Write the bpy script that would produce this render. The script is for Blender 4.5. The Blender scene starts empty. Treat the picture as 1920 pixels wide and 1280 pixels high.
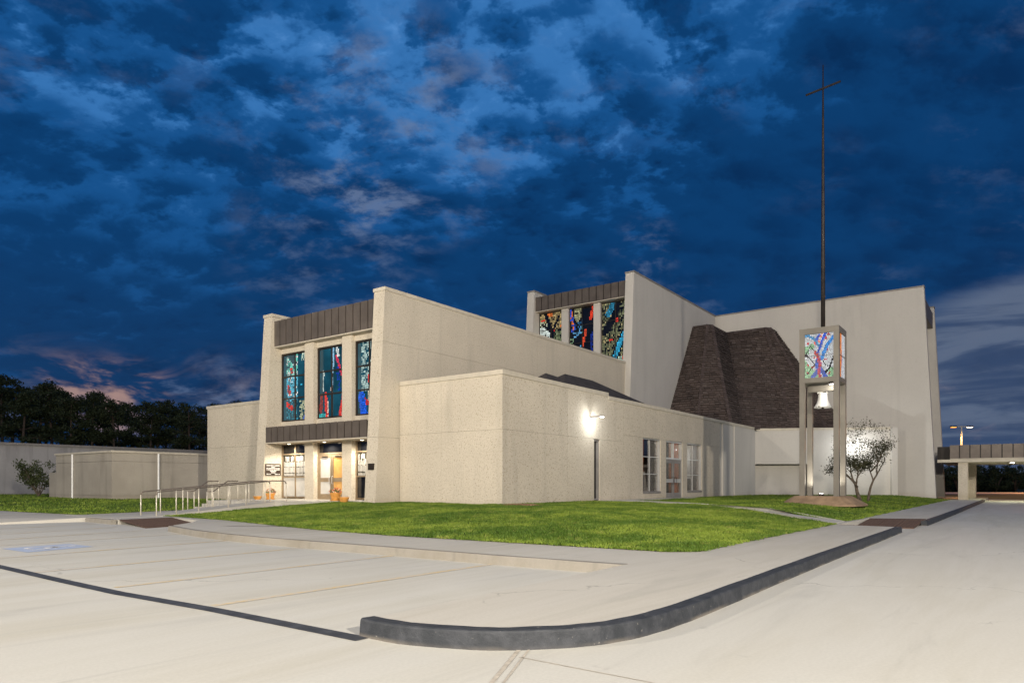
import bpy, bmesh, math, random
import numpy as np
from mathutils import Vector, Matrix, geometry
R = math.radians
sc = bpy.context.scene
random.seed(7); rng = np.random.default_rng(7)

# ------------------------------------------------------------------ camera
# world frame: x runs along the side walls of the church, y across its front; the camera stands at the origin
cam = bpy.data.cameras.new('camera'); co = bpy.data.objects.new('camera', cam); sc.collection.objects.link(co)
cam.sensor_width = 36.0; cam.lens = 1300 / 1920 * 36; cam.shift_y = (907 - 640) / 1920
cam.clip_start = 0.1; cam.clip_end = 3000
co.location = (0, 0, 1.35); co.rotation_euler = (R(90), 0, R(36.16 - 90))
sc.camera = co
# ------------------------------------------------------------------ exposure
sc.view_settings.view_transform = 'Standard'; sc.view_settings.look = 'None'
sc.view_settings.exposure = 0.0; sc.view_settings.gamma = 1.0; sc.view_settings.use_curve_mapping = False
sc.cycles.use_denoising = True
sc.cycles.max_bounces = 4; sc.cycles.transparent_max_bounces = 12
sc.cycles.sample_clamp_indirect = 6.0
SKY = 1.0           # dusk sky strength
SUN = 0.45          # what is left of the afterglow
ADDED_POSTS = 67000.0       # power of the unseen lamp posts added to light walls and paving
# ------------------------------------------------------------------ node helpers
class NT:
    def __init__(s, tree): s.t = tree; s.n = tree.nodes; s.l = tree.links
    def new(s, typ, **kw):
        n = s.n.new(typ)
        for k, v in kw.items():
            if k == 'inp':
                for i, x in v.items():
                    if isinstance(x, bpy.types.NodeSocket): s.l.new(x, n.inputs[i])
                    else: n.inputs[i].default_value = x
            else: setattr(n, k, v)
        return n
    def math(s, op, a, b=0.0, c=None, clamp=False):
        d = {0: a, 1: b}
        if c is not None: d[2] = c
        return s.new('ShaderNodeMath', operation=op, use_clamp=clamp, inp=d).outputs[0]
    def vmath(s, op, a, b=(0, 0, 0)):
        n = s.new('ShaderNodeVectorMath', operation=op, inp={0: a, 1: b})
        return n.outputs['Value'] if op in ('DOT_PRODUCT', 'LENGTH') else n.outputs[0]
    def scale(s, v, f):
        n = s.new('ShaderNodeVectorMath', operation='SCALE', inp={0: v, 'Scale': f}); return n.outputs[0]
    def noise(s, vec, scale, detail=4, rough=0.5, dist=0.0):
        return s.new('ShaderNodeTexNoise', inp={'Vector': vec, 'Scale': scale, 'Detail': detail, 'Roughness': rough, 'Distortion': dist}).outputs[0]
    def mapr(s, v, a, b, c=0.0, d=1.0, smooth=True):
        n = s.new('ShaderNodeMapRange', interpolation_type='SMOOTHSTEP' if smooth else 'LINEAR', inp={0: v, 1: a, 2: b, 3: c, 4: d}); return n.outputs[0]
    def mix(s, f, a, b, blend='MIX'):
        n = s.new('ShaderNodeMix', data_type='RGBA', blend_type=blend)
        for i, x in ((0, f), (6, a), (7, b)):
            if isinstance(x, bpy.types.NodeSocket): s.l.new(x, n.inputs[i])
            else: n.inputs[i].default_value = x if (i == 0 or len(x) == 4) else (*x, 1)
        return n.outputs[2]
    def map(s, vec, rot=(0, 0, 0), scl=(1, 1, 1), loc=(0, 0, 0)):
        return s.new('ShaderNodeMapping', inp={0: vec, 1: loc, 2: rot, 3: scl}).outputs[0]

# ------------------------------------------------------------------ sky: blue hour, broken cloud
world = bpy.data.worlds.new('World'); sc.world = world; world.use_nodes = True
world.cycles.sampling_method = 'MANUAL'; world.cycles.sample_map_resolution = 256
w = NT(world.node_tree); w.n.clear()
gen = w.new('ShaderNodeTexCoord').outputs['Generated']
dirv = w.map(gen, rot=(0, 0, R(-36.16)))                    # x' ahead, y' to the left
sep = w.new('ShaderNodeSeparateXYZ', inp={0: dirv})
dx, dy, dz = sep.outputs
zz = w.math('MAXIMUM', dz, 0.0)
den = w.math('ADD', zz, 0.42)
cu = w.math('DIVIDE', dx, den); cv = w.math('DIVIDE', dy, den)
cp = w.new('ShaderNodeCombineXYZ', inp={0: cu, 1: cv, 2: 0.0}).outputs[0]
wob = w.noise(cp, 2.2, 3, .5); wob2 = w.noise(w.map(cp, loc=(7, 3, 0)), 2.2, 3, .5)
cpw = w.vmath('ADD', cp, w.new('ShaderNodeCombineXYZ', inp={0: w.math('MULTIPLY', wob, .10), 1: w.math('MULTIPLY', wob2, .10), 2: 0.0}).outputs[0])
big = w.noise(w.map(cpw, loc=(2.3, 1.2, 0)), 1.7, 3, .5)
mid = w.noise(w.map(cpw, rot=(0, 0, .5), scl=(1.15, .9, 1), loc=(5.1, .7, 0)), 9.5, 6, .60)
fine = w.noise(w.map(cpw, rot=(0, 0, .35), scl=(1.2, .85, 1), loc=(1.7, 8.2, 0)), 24.0, 4, .6)
pw = w.vmath('ADD', cp, w.new('ShaderNodeCombineXYZ', inp={0: w.math('MULTIPLY', fine, .10), 1: w.math('MULTIPLY', mid, .16), 2: 0.0}).outputs[0])
puff = w.new('ShaderNodeTexVoronoi', feature='F1', inp={'Vector': w.map(pw, rot=(0, 0, .6), scl=(1.25, .8, 1)), 'Scale': 15.0}).outputs[0]
def ray(px, py): return Vector((1.0, -(px - 960) / 1300, (907 - py) / 1300)).normalized()
def glow(px, py, lo, hi): return w.mapr(w.vmath('DOT_PRODUCT', dirv, tuple(ray(px, py))), lo, hi)
gap = w.math('ADD', w.math('MULTIPLY', big, .24), w.math('ADD', w.math('MULTIPLY', mid, .40), w.math('ADD', w.math('MULTIPLY', fine, .21), w.math('MULTIPLY', puff, .20))))
gap = w.math('ADD', gap, w.math('MULTIPLY', glow(800, 40, .965, .999), .085))
gap = w.math('ADD', gap, w.math('MULTIPLY', glow(80, 320, .955, .9995), .075))
gap = w.math('ADD', gap, w.math('MULTIPLY', glow(450, 230, .96, .9995), .030))
gap = w.math('ADD', gap, w.math('MULTIPLY', glow(1250, 60, .97, .999), .04))
gap = w.math('SUBTRACT', gap, w.math('MULTIPLY', w.math('ADD', glow(1750, 380, .95, .999), .60), .05))
lowm = w.math('MINIMUM', w.math('ADD', w.mapr(dz, .50, .24), w.math('MULTIPLY', glow(1760, 330, .94, .995), .75)), 1.2)
gap = w.math('ADD', gap, w.math('MULTIPLY', w.math('SUBTRACT', .455, gap), w.math('MULTIPLY', lowm, .55)))
ramp = w.new('ShaderNodeValToRGB', inp={0: gap})
cr = ramp.color_ramp; cr.interpolation = 'EASE'
cr.elements[0].position = .39; cr.elements[0].color = (.0028, .027, .098, 1)
cr.elements[1].position = .78; cr.elements[1].color = (.11, .31, .68, 1)
e = cr.elements.new(.50); e.color = (.0040, .046, .155, 1)
e = cr.elements.new(.57); e.color = (.009, .083, .262, 1)
e = cr.elements.new(.65); e.color = (.038, .172, .45, 1)
skyc = ramp.outputs[0]
# lower sky turns violet grey
low = w.mapr(dz, .02, .36, 1, 0)
skyc = w.mix(w.math('MULTIPLY', low, .62), skyc, (.011, .034, .092))
# lavender wisps catching the last light
wn = w.noise(w.map(cpw, rot=(0, 0, .2), scl=(1.3, .85, 1), loc=(9.2, 3.3, 0)), 11.0, 6, .62)
wz = w.noise(w.map(cp, loc=(3.9, 6.1, 0)), 2.0, 2, .5)
wm = w.math('MULTIPLY', w.mapr(wn, .50, .72), w.mapr(wz, .46, .68))
wm = w.math('MULTIPLY', wm, w.mapr(dz, .62, .3, .15, .85))
wm = w.math('ADD', wm, w.math('MULTIPLY', w.mapr(wn, .46, .70), w.math('MULTIPLY', glow(760, 250, .985, .9990), .75)))
wm = w.math('ADD', wm, w.math('MULTIPLY', w.mapr(wn, .45, .70), w.math('MULTIPLY', glow(620, 480, .988, .9992), .55)))
wm = w.math('ADD', wm, w.math('MULTIPLY', w.mapr(wn, .45, .66), w.math('MULTIPLY', glow(1210, 470, .9985, .9999), .7)))
wm = w.math('MINIMUM', wm, 1.0)
skyc = w.mix(w.math('MULTIPLY', wm, .72), skyc, (.135, .195, .335))
# clear, paler air below the cloud edge low on the right
edge_n = ray(1760, 556).cross(ray(1920, 486)).normalized()
if edge_n.z > 0: edge_n = -edge_n
st = w.noise(w.map(dirv, scl=(2, 5, 30)), 1.0, 6, .58, .5)
below = w.math('ADD', w.vmath('DOT_PRODUCT', dirv, tuple(edge_n)), w.math('MULTIPLY', w.math('SUBTRACT', st, .5), .05))
stm = w.math('MULTIPLY', w.mapr(below, -.004, .035), glow(2250, 640, .90, .965))
skyc = w.mix(w.math('MULTIPLY', w.math('MULTIPLY', stm, w.mapr(st, .34, .60, .35, 1)), .85), skyc, (.118, .155, .235))
skyc = w.mix(w.math('MULTIPLY', w.math('MULTIPLY', stm, w.mapr(st, .56, .42, 0, 1)), .45), skyc, (.030, .055, .125))
# last peach light near the horizon
pk = w.noise(w.map(dirv, scl=(7, 9, 22), loc=(.4, .1, .3)), 1.0, 6, .6, .4)
hz = w.math('MULTIPLY', w.mapr(dz, .01, .06, .4, 1), w.mapr(dz, .11, .19, 1, 0))
skyc = w.mix(w.math('MULTIPLY', w.math('MULTIPLY', hz, w.mapr(pk, .50, .72)), .6), skyc, (.21, .19, .24))
skyc = w.mix(w.math('MULTIPLY', w.mapr(pk, .47, .64), w.math('MULTIPLY', w.math('MULTIPLY', glow(205, 712, .9965, .9996), w.mapr(dz, .165, .135)), .6)), skyc, (.52, .31, .24))
bg = w.new('ShaderNodeBackground', inp={0: skyc, 1: SKY})
w.l.new(bg.outputs[0], w.new('ShaderNodeOutputWorld').inputs[0])
# ------------------------------------------------------------------ afterglow, very soft
sun = bpy.data.lights.new('afterglow', 'SUN'); sun.energy = SUN; sun.angle = R(50); sun.color = (1, .93, .86)
so = bpy.data.objects.new('afterglow', sun); sc.collection.objects.link(so)
so.rotation_euler = Vector((.62, .60, -.55)).to_track_quat('-Z', 'Y').to_euler()

# ------------------------------------------------------------------ mesh helpers
class MB:
    def __init__(s): s.v = []; s.f = []; s.c = []
    def poly(s, pts, col=None):
        n = len(s.v); s.v += [tuple(p) for p in pts]; s.f.append(tuple(range(n, n + len(pts)))); s.c.append(col); return s
    def hexa(s, p, col=None):          # p: bottom 4 ccw, top 4 ccw
        n = len(s.v); s.v += [tuple(q) for q in p]
        for f in ((3, 2, 1, 0), (4, 5, 6, 7), (0, 1, 5, 4), (1, 2, 6, 5), (2, 3, 7, 6), (3, 0, 4, 7)):
            s.f.append(tuple(n + i for i in f)); s.c.append(col)
        return s
    def box(s, x0, x1, y0, y1, z0, z1, col=None):
        if x0 > x1: x0, x1 = x1, x0
        if y0 > y1: y0, y1 = y1, y0
        return s.hexa([(x0, y0, z0), (x1, y0, z0), (x1, y1, z0), (x0, y1, z0), (x0, y0, z1), (x1, y0, z1), (x1, y1, z1), (x0, y1, z1)], col)
    def obox(s, p, u, v, wd, hu, hv, hw):   # oriented box, half sizes
        p, u, v, wd = Vector(p), Vector(u), Vector(v), Vector(wd)
        return s.hexa([p + u * a * hu + v * b * hv + wd * c * hw for c in (-1, 1) for a, b in ((-1, -1), (1, -1), (1, 1), (-1, 1))])
    def prism(s, poly, z0, z1):        # poly: list of (x, y) ccw; z0, z1 may be lists
        n = len(s.v); k = len(poly)
        A = z0 if isinstance(z0, (list, tuple)) else [z0] * k; B = z1 if isinstance(z1, (list, tuple)) else [z1] * k
        s.v += [(x, y, a) for (x, y), a in zip(poly, A)] + [(x, y, b) for (x, y), b in zip(poly, B)]
        s.f.append(tuple(n + i for i in reversed(range(k)))); s.f.append(tuple(n + k + i for i in range(k)))
        for i in range(k):
            j = (i + 1) % k; s.f.append((n + i, n + j, n + k + j, n + k + i))
        return s
    def extr_y(s, poly, y0, y1):       # poly (x, z), extruded along y
        n = len(s.v); k = len(poly)
        s.v += [(x, y0, z) for x, z in poly] + [(x, y1, z) for x, z in poly]
        s.f.append(tuple(n + i for i in range(k))); s.f.append(tuple(n + k + i for i in reversed(range(k))))
        for i in range(k):
            j = (i + 1) % k; s.f.append((n + j, n + i, n + k + i, n + k + j))
        return s
    def extr_x(s, poly, x0, x1):       # poly (y, z), extruded along x
        n = len(s.v); k = len(poly)
        s.v += [(x0, y, z) for y, z in poly] + [(x1, y, z) for y, z in poly]
        s.f.append(tuple(n + i for i in range(k))); s.f.append(tuple(n + k + i for i in reversed(range(k))))
        for i in range(k):
            j = (i + 1) % k; s.f.append((n + j, n + i, n + k + i, n + k + j))
        return s
    def tube(s, pts, rad, n=8, cap=True):
        pts = [Vector(p) for p in pts]; rad = rad if isinstance(rad, (list, tuple)) else [rad] * len(pts)
        base = len(s.v); up = None
        for i, p in enumerate(pts):
            t = (pts[min(i + 1, len(pts) - 1)] - pts[max(i - 1, 0)]).normalized()
            if up is None: up = t.orthogonal().normalized()
            up = (up - t * up.dot(t)).normalized(); sd = t.cross(up)
            for k in range(n):
                a = 2 * math.pi * k / n; s.v.append(tuple(p + (up * math.cos(a) + sd * math.sin(a)) * rad[i]))
        for i in range(len(pts) - 1):
            for k in range(n):
                a = base + i * n + k; b = base + i * n + (k + 1) % n; s.f.append((a, b, b + n, a + n))
        if cap:
            s.f.append(tuple(base + k for k in reversed(range(n)))); s.f.append(tuple(base + (len(pts) - 1) * n + k for k in range(n)))
        return s
    def lathe(s, prof, c, n=20):       # prof (r, z)
        base = len(s.v)
        for r, z in prof:
            for k in range(n):
                a = 2 * math.pi * k / n; s.v.append((c[0] + r * math.cos(a), c[1] + r * math.sin(a), c[2] + z))
        for i in range(len(prof) - 1):
            for k in range(n):
                a = base + i * n + k; b = base + i * n + (k + 1) % n; s.f.append((a, b, b + n, a + n))
        s.f.append(tuple(base + k for k in reversed(range(n)))); s.f.append(tuple(base + (len(prof) - 1) * n + k for k in range(n)))
        return s
    def mesh(s, name, mat, smooth=False, bevel=0):
        me = bpy.data.meshes.new(name); me.from_pydata(s.v, [], s.f)
        if any(c is not None for c in s.c) and len(s.c) == len(s.f):
            at = me.color_attributes.new('Col', 'FLOAT_COLOR', 'CORNER')
            buf = np.empty((len(me.loops), 4), np.float32); i = 0
            for f, c in zip(s.f, s.c):
                buf[i:i + len(f)] = (*(c or (0, 0, 0)), 1); i += len(f)
            at.data.foreach_set('color', buf.ravel())
        bm = bmesh.new(); bm.from_mesh(me)
        if not any(c is not None for c in s.c): bmesh.ops.recalc_face_normals(bm, faces=bm.faces)
        if bevel: bmesh.ops.bevel(bm, geom=[e for e in bm.edges if len(e.link_faces) == 2 and e.calc_face_angle(0) > .5], offset=bevel, segments=2, affect='EDGES', profile=.7)
        bm.to_mesh(me); bm.free()
        if smooth: me.shade_smooth()
        me.materials.append(mat); return me
COL = sc.collection
def wmat(o):
    m = Matrix.Translation(o.location)
    return m if o.parent is None else wmat(o.parent) @ o.matrix_parent_inverse @ m
def link(name, data, parent=None):
    o = bpy.data.objects.new(name, data); COL.objects.link(o)
    if parent is not None:
        o.parent = parent
        o.matrix_parent_inverse = wmat(parent).inverted()
    return o
def obj(name, mb, mat, parent=None, smooth=False, bevel=0, **tags):
    o = link(name, mb.mesh(name, mat, smooth, bevel), parent); tag(o, **tags); return o
def tag(o, label=None, cat=None, group=None, kind=None):
    if label: o['label'] = label
    if cat: o['category'] = cat
    if group: o['group'] = group
    if kind: o['kind'] = kind
    return o
def thing(name, loc, label, cat, group=None):
    o = bpy.data.objects.new(name, None); COL.objects.link(o); o.location = loc; o.empty_display_size = .3
    return tag(o, label, cat, group)
def lamp(name, typ, loc, energy, color, parent=None, radius=.1, aim=None, size=R(120), blend=.6):
    l = bpy.data.lights.new(name, typ); l.energy = energy; l.color = color; l.shadow_soft_size = radius
    if typ == 'SPOT': l.spot_size = size; l.spot_blend = blend
    o = bpy.data.objects.new(name, l); COL.objects.link(o); o.location = loc
    if aim is not None: o.rotation_euler = Vector(aim).to_track_quat('-Z', 'Y').to_euler()
    if parent is not None:
        o.parent = parent; o.matrix_parent_inverse = Matrix.Translation(-Vector(parent.location))
    return o

# ------------------------------------------------------------------ materials
MATS = {}
def material(name, col, rough=.8, metal=0.0, spec=.3):
    m = bpy.data.materials.new(name); m.use_nodes = True; t = NT(m.node_tree); t.n.clear()
    b = t.new('ShaderNodeBsdfPrincipled'); t.l.new(b.outputs[0], t.new('ShaderNodeOutputMaterial').inputs[0])
    b.inputs['Roughness'].default_value = rough; b.inputs['Metallic'].default_value = metal; b.inputs['Specular IOR Level'].default_value = spec
    b.inputs['Base Color'].default_value = (*col, 1); MATS[name] = m
    pos = t.new('ShaderNodeNewGeometry').outputs['Position']
    return m, t, b, pos
def bump(t, b, h, strength, dist):
    n = t.new('ShaderNodeBump', inp={'Strength': strength, 'Distance': dist, 'Height': h}); t.l.new(n.outputs[0], b.inputs['Normal'])
def simple(name, col, rough=.6, metal=0., var=.15, vs=3.0, spec=.3, bmp=0):
    m, t, b, pos = material(name, col, rough, metal, spec)
    f = t.noise(pos, vs, 5, .6); dark = tuple(c * (1 - var) for c in col); lite = tuple(min(1, c * (1 + var)) for c in col)
    t.l.new(t.mix(t.mapr(f, .3, .7), dark, lite), b.inputs['Base Color'])
    if bmp: bump(t, b, t.noise(pos, 40, 4, .6), bmp, .01)
    return m
def aggregate(name, base, dark, lite, sc1=13, streak=.12, speck=.8, rough=.9):
    m, t, b, pos = material(name, base, rough, 0, .2)
    v1 = t.noise(pos, sc1, 3, .75); v2 = t.noise(pos, sc1 * 3.1, 2, .6)
    c = t.mix(t.math('MULTIPLY', t.mapr(v1, .54, .66), speck), base, dark)
    c = t.mix(t.math('MULTIPLY', t.mapr(v2, .56, .70), speck * .8), c, lite)
    c = t.mix(t.math('MULTIPLY', t.mapr(v2, .44, .32), speck * .55), c, dark)
    bigv = t.noise(pos, .35, 4, .55); st = t.noise(t.map(pos, scl=(1.1, 1.1, .10)), 1.0, 5, .6, .6)
    c = t.mix(t.mapr(bigv, .35, .7, 0, streak * 1.3), c, tuple(x * .62 for x in base))
    c = t.mix(t.mapr(st, .48, .72, 0, streak * 1.6), c, tuple(x * .58 for x in base))
    sx = t.new('ShaderNodeSeparateXYZ', inp={0: pos})
    splash = t.math('MULTIPLY', t.mapr(t.math('ADD', sx.outputs[2], t.math('MULTIPLY', bigv, -.9)), .35, -.15, 0, 1), .35)
    c = t.mix(splash, c, tuple(x * y for x, y in zip(base, (.6, .55, .45))))
    t.l.new(c, b.inputs['Base Color'])
    bump(t, b, t.math('ADD', v1, t.math('MULTIPLY', v2, .6)), .55, .012)
    return m
M_agg = aggregate('exposed_aggregate', (.565, .505, .405), (.27, .21, .14), (.70, .65, .55), sc1=17, speck=1.0, streak=.2)
M_smooth = aggregate('painted_stucco', (.525, .495, .445), (.40, .375, .33), (.58, .555, .51), sc1=7, streak=.11, speck=.25)
M_old = aggregate('weathered_stucco', (.40, .36, .30), (.30, .26, .20), (.45, .42, .36), sc1=9, streak=.4, speck=.3)
M_greyblock = aggregate('grey_render', (.34, .33, .325), (.26, .25, .245), (.38, .38, .375), sc1=6, streak=.4, speck=.25)
M_cap = simple('coping_metal', (.50, .45, .36), .5, 0, .08)
M_capg = simple('grey_coping_metal', (.22, .205, .19), .55, 0, .12)
M_bronze = simple('bronze_sheet', (.125, .104, .088), .48, .3, .14, 1.3)
M_bronze_d = simple('bronze_seam_shade', (.022, .018, .015), .5, .3, .1)  # dark seam grooves, also the painted shade of the porch link
M_frame = simple('dark_frame', (.035, .027, .022), .45, .3, .1)
M_gold = simple('anodised_frame', (.31, .235, .15), .4, .35, .12)
M_alu = simple('aluminium_frame', (.50, .49, .47), .4, .4, .06)
M_roof = simple('roof_felt', (.055, .048, .046), .9, 0, .3, 2.5, bmp=.3)
M_kerbpaint = simple('grey_kerb_paint', (.026, .029, .035), .6, 0, .35, 7, bmp=.5)
M_edge = simple('grey_edge_paint', (.045, .048, .055), .6, 0, .3, 6, bmp=.3)
M_pad = simple('tactile_paver', (.085, .052, .038), .8, 0, .2, 14, bmp=.4)
M_tower = simple('tower_paint', (.165, .150, .125), .5, .1, .10, 1.2)
M_mast = simple('weathered_steel', (.032, .027, .025), .55, .4, .3, 3)
M_bell = None
M_bark = simple('bark', (.10, .078, .058), .95, 0, .4, 9, bmp=.6)
M_pbark = simple('pine_bark', (.075, .055, .042), .95, 0, .4, 5)
M_terra = simple('terracotta', (.58, .27, .06), .75, 0, .18, 8)
M_red = simple('red_petals', (.55, .035, .02), .6)
M_pinkp = simple('pale_petals', (.75, .45, .33), .6)
M_leafp = simple('potted_leaves', (.07, .13, .03), .6)
M_white = simple('white_paint', (.78, .77, .74), .5, 0, .05)
M_blind = simple('pale_blind', (.50, .48, .44), .6, 0, .12, 1.5)
M_rail = simple('rail_paint', (.60, .55, .45), .4, .2, .1)
M_railtop = simple('rail_bronze', (.17, .14, .115), .4, .3, .1)
M_brown = simple('sign_brown', (.06, .042, .03), .5, 0, .1)
M_amber = simple('amber_blind', (.55, .30, .09), .7, 0, .1)
M_mulch = simple('bark_chips', (.22, .13, .08), .95, 0, .5, 22)
M_orange = simple('orange_wall', (.70, .20, .05), .8, 0, .1)
M_interior = simple('interior_wall', (.13, .10, .085), .85, 0, .2, .8)
M_drape = simple('white_drape', (.62, .59, .54), .85, 0, .08, 2)
M_dirt = simple('mound_earth', (.28, .19, .115), .95, 0, .22, 2.2, bmp=.5)
M_leadw = simple('screen_dark', (.05, .045, .03), .6)
def kerbpaint():
    m, t, b, pos = material('chipped_kerb_paint', (.028, .031, .037), .62, 0, .3)
    n1 = t.noise(pos, 6, 5, .65); n2 = t.noise(pos, 21, 4, .7); n3 = t.noise(pos, 1.2, 3, .5)
    c = t.mix(t.mapr(n1, .35, .7), (.022, .025, .030), (.042, .045, .052)); c = t.mix(t.mapr(n2, .66, .72, 0, .8), c, (.20, .19, .17))
    z = t.new('ShaderNodeSeparateXYZ', inp={0: pos}).outputs[2]
    c = t.mix(t.math('MULTIPLY', t.mapr(z, .045, .0), t.mapr(n3, .4, .62, .1, .7)), c, (.17, .15, .125))
    t.l.new(c, b.inputs['Base Color']); bump(t, b, t.math('ADD', n2, n1), .6, .01); return m
M_kerbpaint = kerbpaint()
def concrete(name, base, stain=.25, joint=None):
    m, t, b, pos = material(name, base, .72, 0, .35)
    p1 = t.map(pos, rot=(0, 0, R(53.84)), scl=(.10, .75, .6)); n1 = t.noise(p1, 1.0, 7, .62, .5)
    p2 = t.map(pos, rot=(0, 0, R(47)), scl=(.22, 2.2, 1), loc=(3, 7, 0)); n2 = t.noise(p2, 1.0, 6, .62, .8)
    n3 = t.noise(pos, .33, 5, .6, .3); n4 = t.noise(pos, 34, 3, .65)
    c = t.mix(t.mapr(n1, .40, .72, 0, stain), base, tuple(x * y for x, y in zip(base, (.66, .61, .50))))
    c = t.mix(t.mapr(n2, .50, .74, 0, stain * .9), c, tuple(x * .60 for x in base))
    c = t.mix(t.mapr(n3, .45, .75, 0, .35), c, tuple(min(1, x * 1.18) for x in base))
    c = t.mix(t.mapr(n4, .35, .65, 0, .18), c, tuple(x * .66 for x in base))
    vo = t.new('ShaderNodeTexVoronoi', feature='DISTANCE_TO_EDGE', inp={'Vector': t.vmath('ADD', pos, t.scale(t.new('ShaderNodeTexNoise', inp={'Vector': pos, 'Scale': 1.4, 'Detail': 5}).outputs[1], .9)), 'Scale': .16}).outputs[0]
    c = t.mix(t.math('MULTIPLY', t.mapr(vo, .0035, .0012), t.mapr(n3, .50, .60, 0, .55)), c, tuple(x * .45 for x in base))
    sp = t.noise(pos, 2.6, 3, .5); c = t.mix(t.mapr(sp, .70, .80, 0, .35), c, tuple(x * .5 for x in base))
    t.l.new(c, b.inputs['Base Color']); t.l.new(t.mapr(n1, .3, .7, .6, .85), b.inputs['Roughness'])
    bump(t, b, t.math('ADD', n4, t.math('MULTIPLY', n2, .4)), .18, .006)
    return m
M_conc = concrete('concrete_paving', (.50, .485, .435), .40)
M_walk = concrete('concrete_walk', (.475, .45, .395), .40)
M_kerb = concrete('concrete_kerb', (.25, .23, .195), .6)
M_farroad = concrete('far_road', (.33, .30, .27), .3)
M_joint = simple('joint_filler', (.40, .36, .30), .9, 0, .2, 9)
def worn_paint(name, col, under, cut=.48):
    m, t, b, pos = material(name, col, .75, 0, .3)
    n = t.math('ADD', t.math('MULTIPLY', t.noise(pos, 13, 6, .7), .55), t.math('MULTIPLY', t.noise(pos, 1.1, 3, .5), .45))
    t.l.new(t.mix(t.mapr(n, cut - .12, cut + .12), under, col), b.inputs['Base Color']); return m
M_yellow = worn_paint('worn_yellow_paint', (.56, .41, .17), (.50, .46, .40), .53)
M_yellow2 = worn_paint('faded_yellow_paint', (.56, .42, .20), (.50, .46, .40), .53)
M_blue = worn_paint('worn_blue_paint', (.33, .39, .52), (.47, .47, .47), .40)
M_hcw = worn_paint('worn_white_paint', (.66, .66, .66), (.5, .5, .5), .40)
def grassmat(name, dry):
    m, t, b, pos = material(name, (.06, .11, .02), .8, 0, .15)
    n = t.noise(pos, .55, 5, .6, .3); n2 = t.noise(pos, 9, 4, .7)
    c = t.mix(t.mapr(n, .36, .66), (.055, .105, .010), (.135, .205, .018))
    c = t.mix(t.mapr(n2, .45, .7, 0, .75), c, (.028, .052, .010))
    c = t.mix(t.mapr(n2, .52, .36, 0, dry), c, (.17, .19, .05))
    t.l.new(c, b.inputs['Base Color']); bump(t, b, n2, .6, .04); return m
M_lawn = grassmat('lawn_ground', .4)
M_far = simple('far_ground', (.035, .045, .018), .95, 0, .3, .3)
def leafmat(name, c0, c1, trans=.35):
    m, t, b, pos = material(name, c0, .65, 0, .25)
    oi = t.new('ShaderNodeObjectInfo').outputs['Random']
    n = t.noise(pos, 1.6, 3, .6); t.l.new(t.mix(t.mapr(n, .3, .7), c0, c1), b.inputs['Base Color'])
    if trans:
        tr = t.new('ShaderNodeBsdfTranslucent', inp={0: (*c1, 1)}); mx = t.new('ShaderNodeMixShader', inp={0: trans})
        t.l.new(b.outputs[0], mx.inputs[1]); t.l.new(tr.outputs[0], mx.inputs[2])
        out = [n for n in t.n if n.type == 'OUTPUT_MATERIAL'][0]; t.l.new(mx.outputs[0], out.inputs[0])
    return m
def blademat():
    m, t, b, pos = material('grass_blades', (.1, .16, .02), .65, 0, .25)
    n1 = t.noise(pos, .42, 4, .6, .4); n2 = t.noise(pos, 3.0, 3, .65); n3 = t.noise(pos, 45, 1, .5)
    c = t.mix(t.mapr(t.math('ADD', t.math('MULTIPLY', n1, .6), t.math('MULTIPLY', n2, .4)), .40, .62), (.050, .098, .008), (.165, .225, .026))
    c = t.mix(t.mapr(n2, .60, .72, 0, .7), c, (.24, .22, .07)); c = t.mix(t.mapr(n3, .62, .8, 0, .8), c, (.27, .25, .09)); c = t.mix(t.mapr(n3, .40, .25, 0, .6), c, (.03, .06, .008))
    t.l.new(c, b.inputs['Base Color']); return m
M_blade = blademat()
M_blade_old = leafmat('grass_blades', (.07, .125, .010), (.20, .25, .032), .3)
M_pine = leafmat('pine_needles', (.020, .030, .012), (.042, .055, .022), .1)
M_shrub = leafmat('shrub_leaves', (.04, .055, .02), (.075, .09, .03), .2)
M_myrtle = leafmat('myrtle_leaves', (.035, .035, .018), (.06, .06, .025), .1)
def attr_shingle():
    m, t, b, pos = material('wood_shingle', (.07, .05, .045), .9, 0, .2)
    a = t.new('ShaderNodeVertexColor', layer_name='Col').outputs[0]
    n = t.noise(pos, 14, 4, .65); t.l.new(t.mix(t.mapr(n, .35, .7, 0, .5), a, (.03, .022, .02)), b.inputs['Base Color']); bump(t, b, n, .4, .01)
    return m
M_shingle = attr_shingle()
def attr_emit(name, strength):
    m, t, b, pos = material(name, (.02, .02, .02), .25, 0, .5)
    a = t.new('ShaderNodeVertexColor', layer_name='Col').outputs[0]
    n = t.noise(pos, 30, 2, .6)
    c = t.mix(1.0, a, t.new('ShaderNodeCombineColor', inp={0: t.mapr(n, .3, .7, .55, 1.15), 1: t.mapr(n, .3, .7, .55, 1.15), 2: t.mapr(n, .3, .7, .55, 1.15)}).outputs[0], 'MULTIPLY')
    t.l.new(c, b.inputs['Emission Color']); b.inputs['Emission Strength'].default_value = strength
    t.l.new(t.mix(1, a, (.15, .15, .15), 'MULTIPLY'), b.inputs['Base Color']); return m
M_stain = attr_emit('lit_stained_glass', 1.05)
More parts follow.
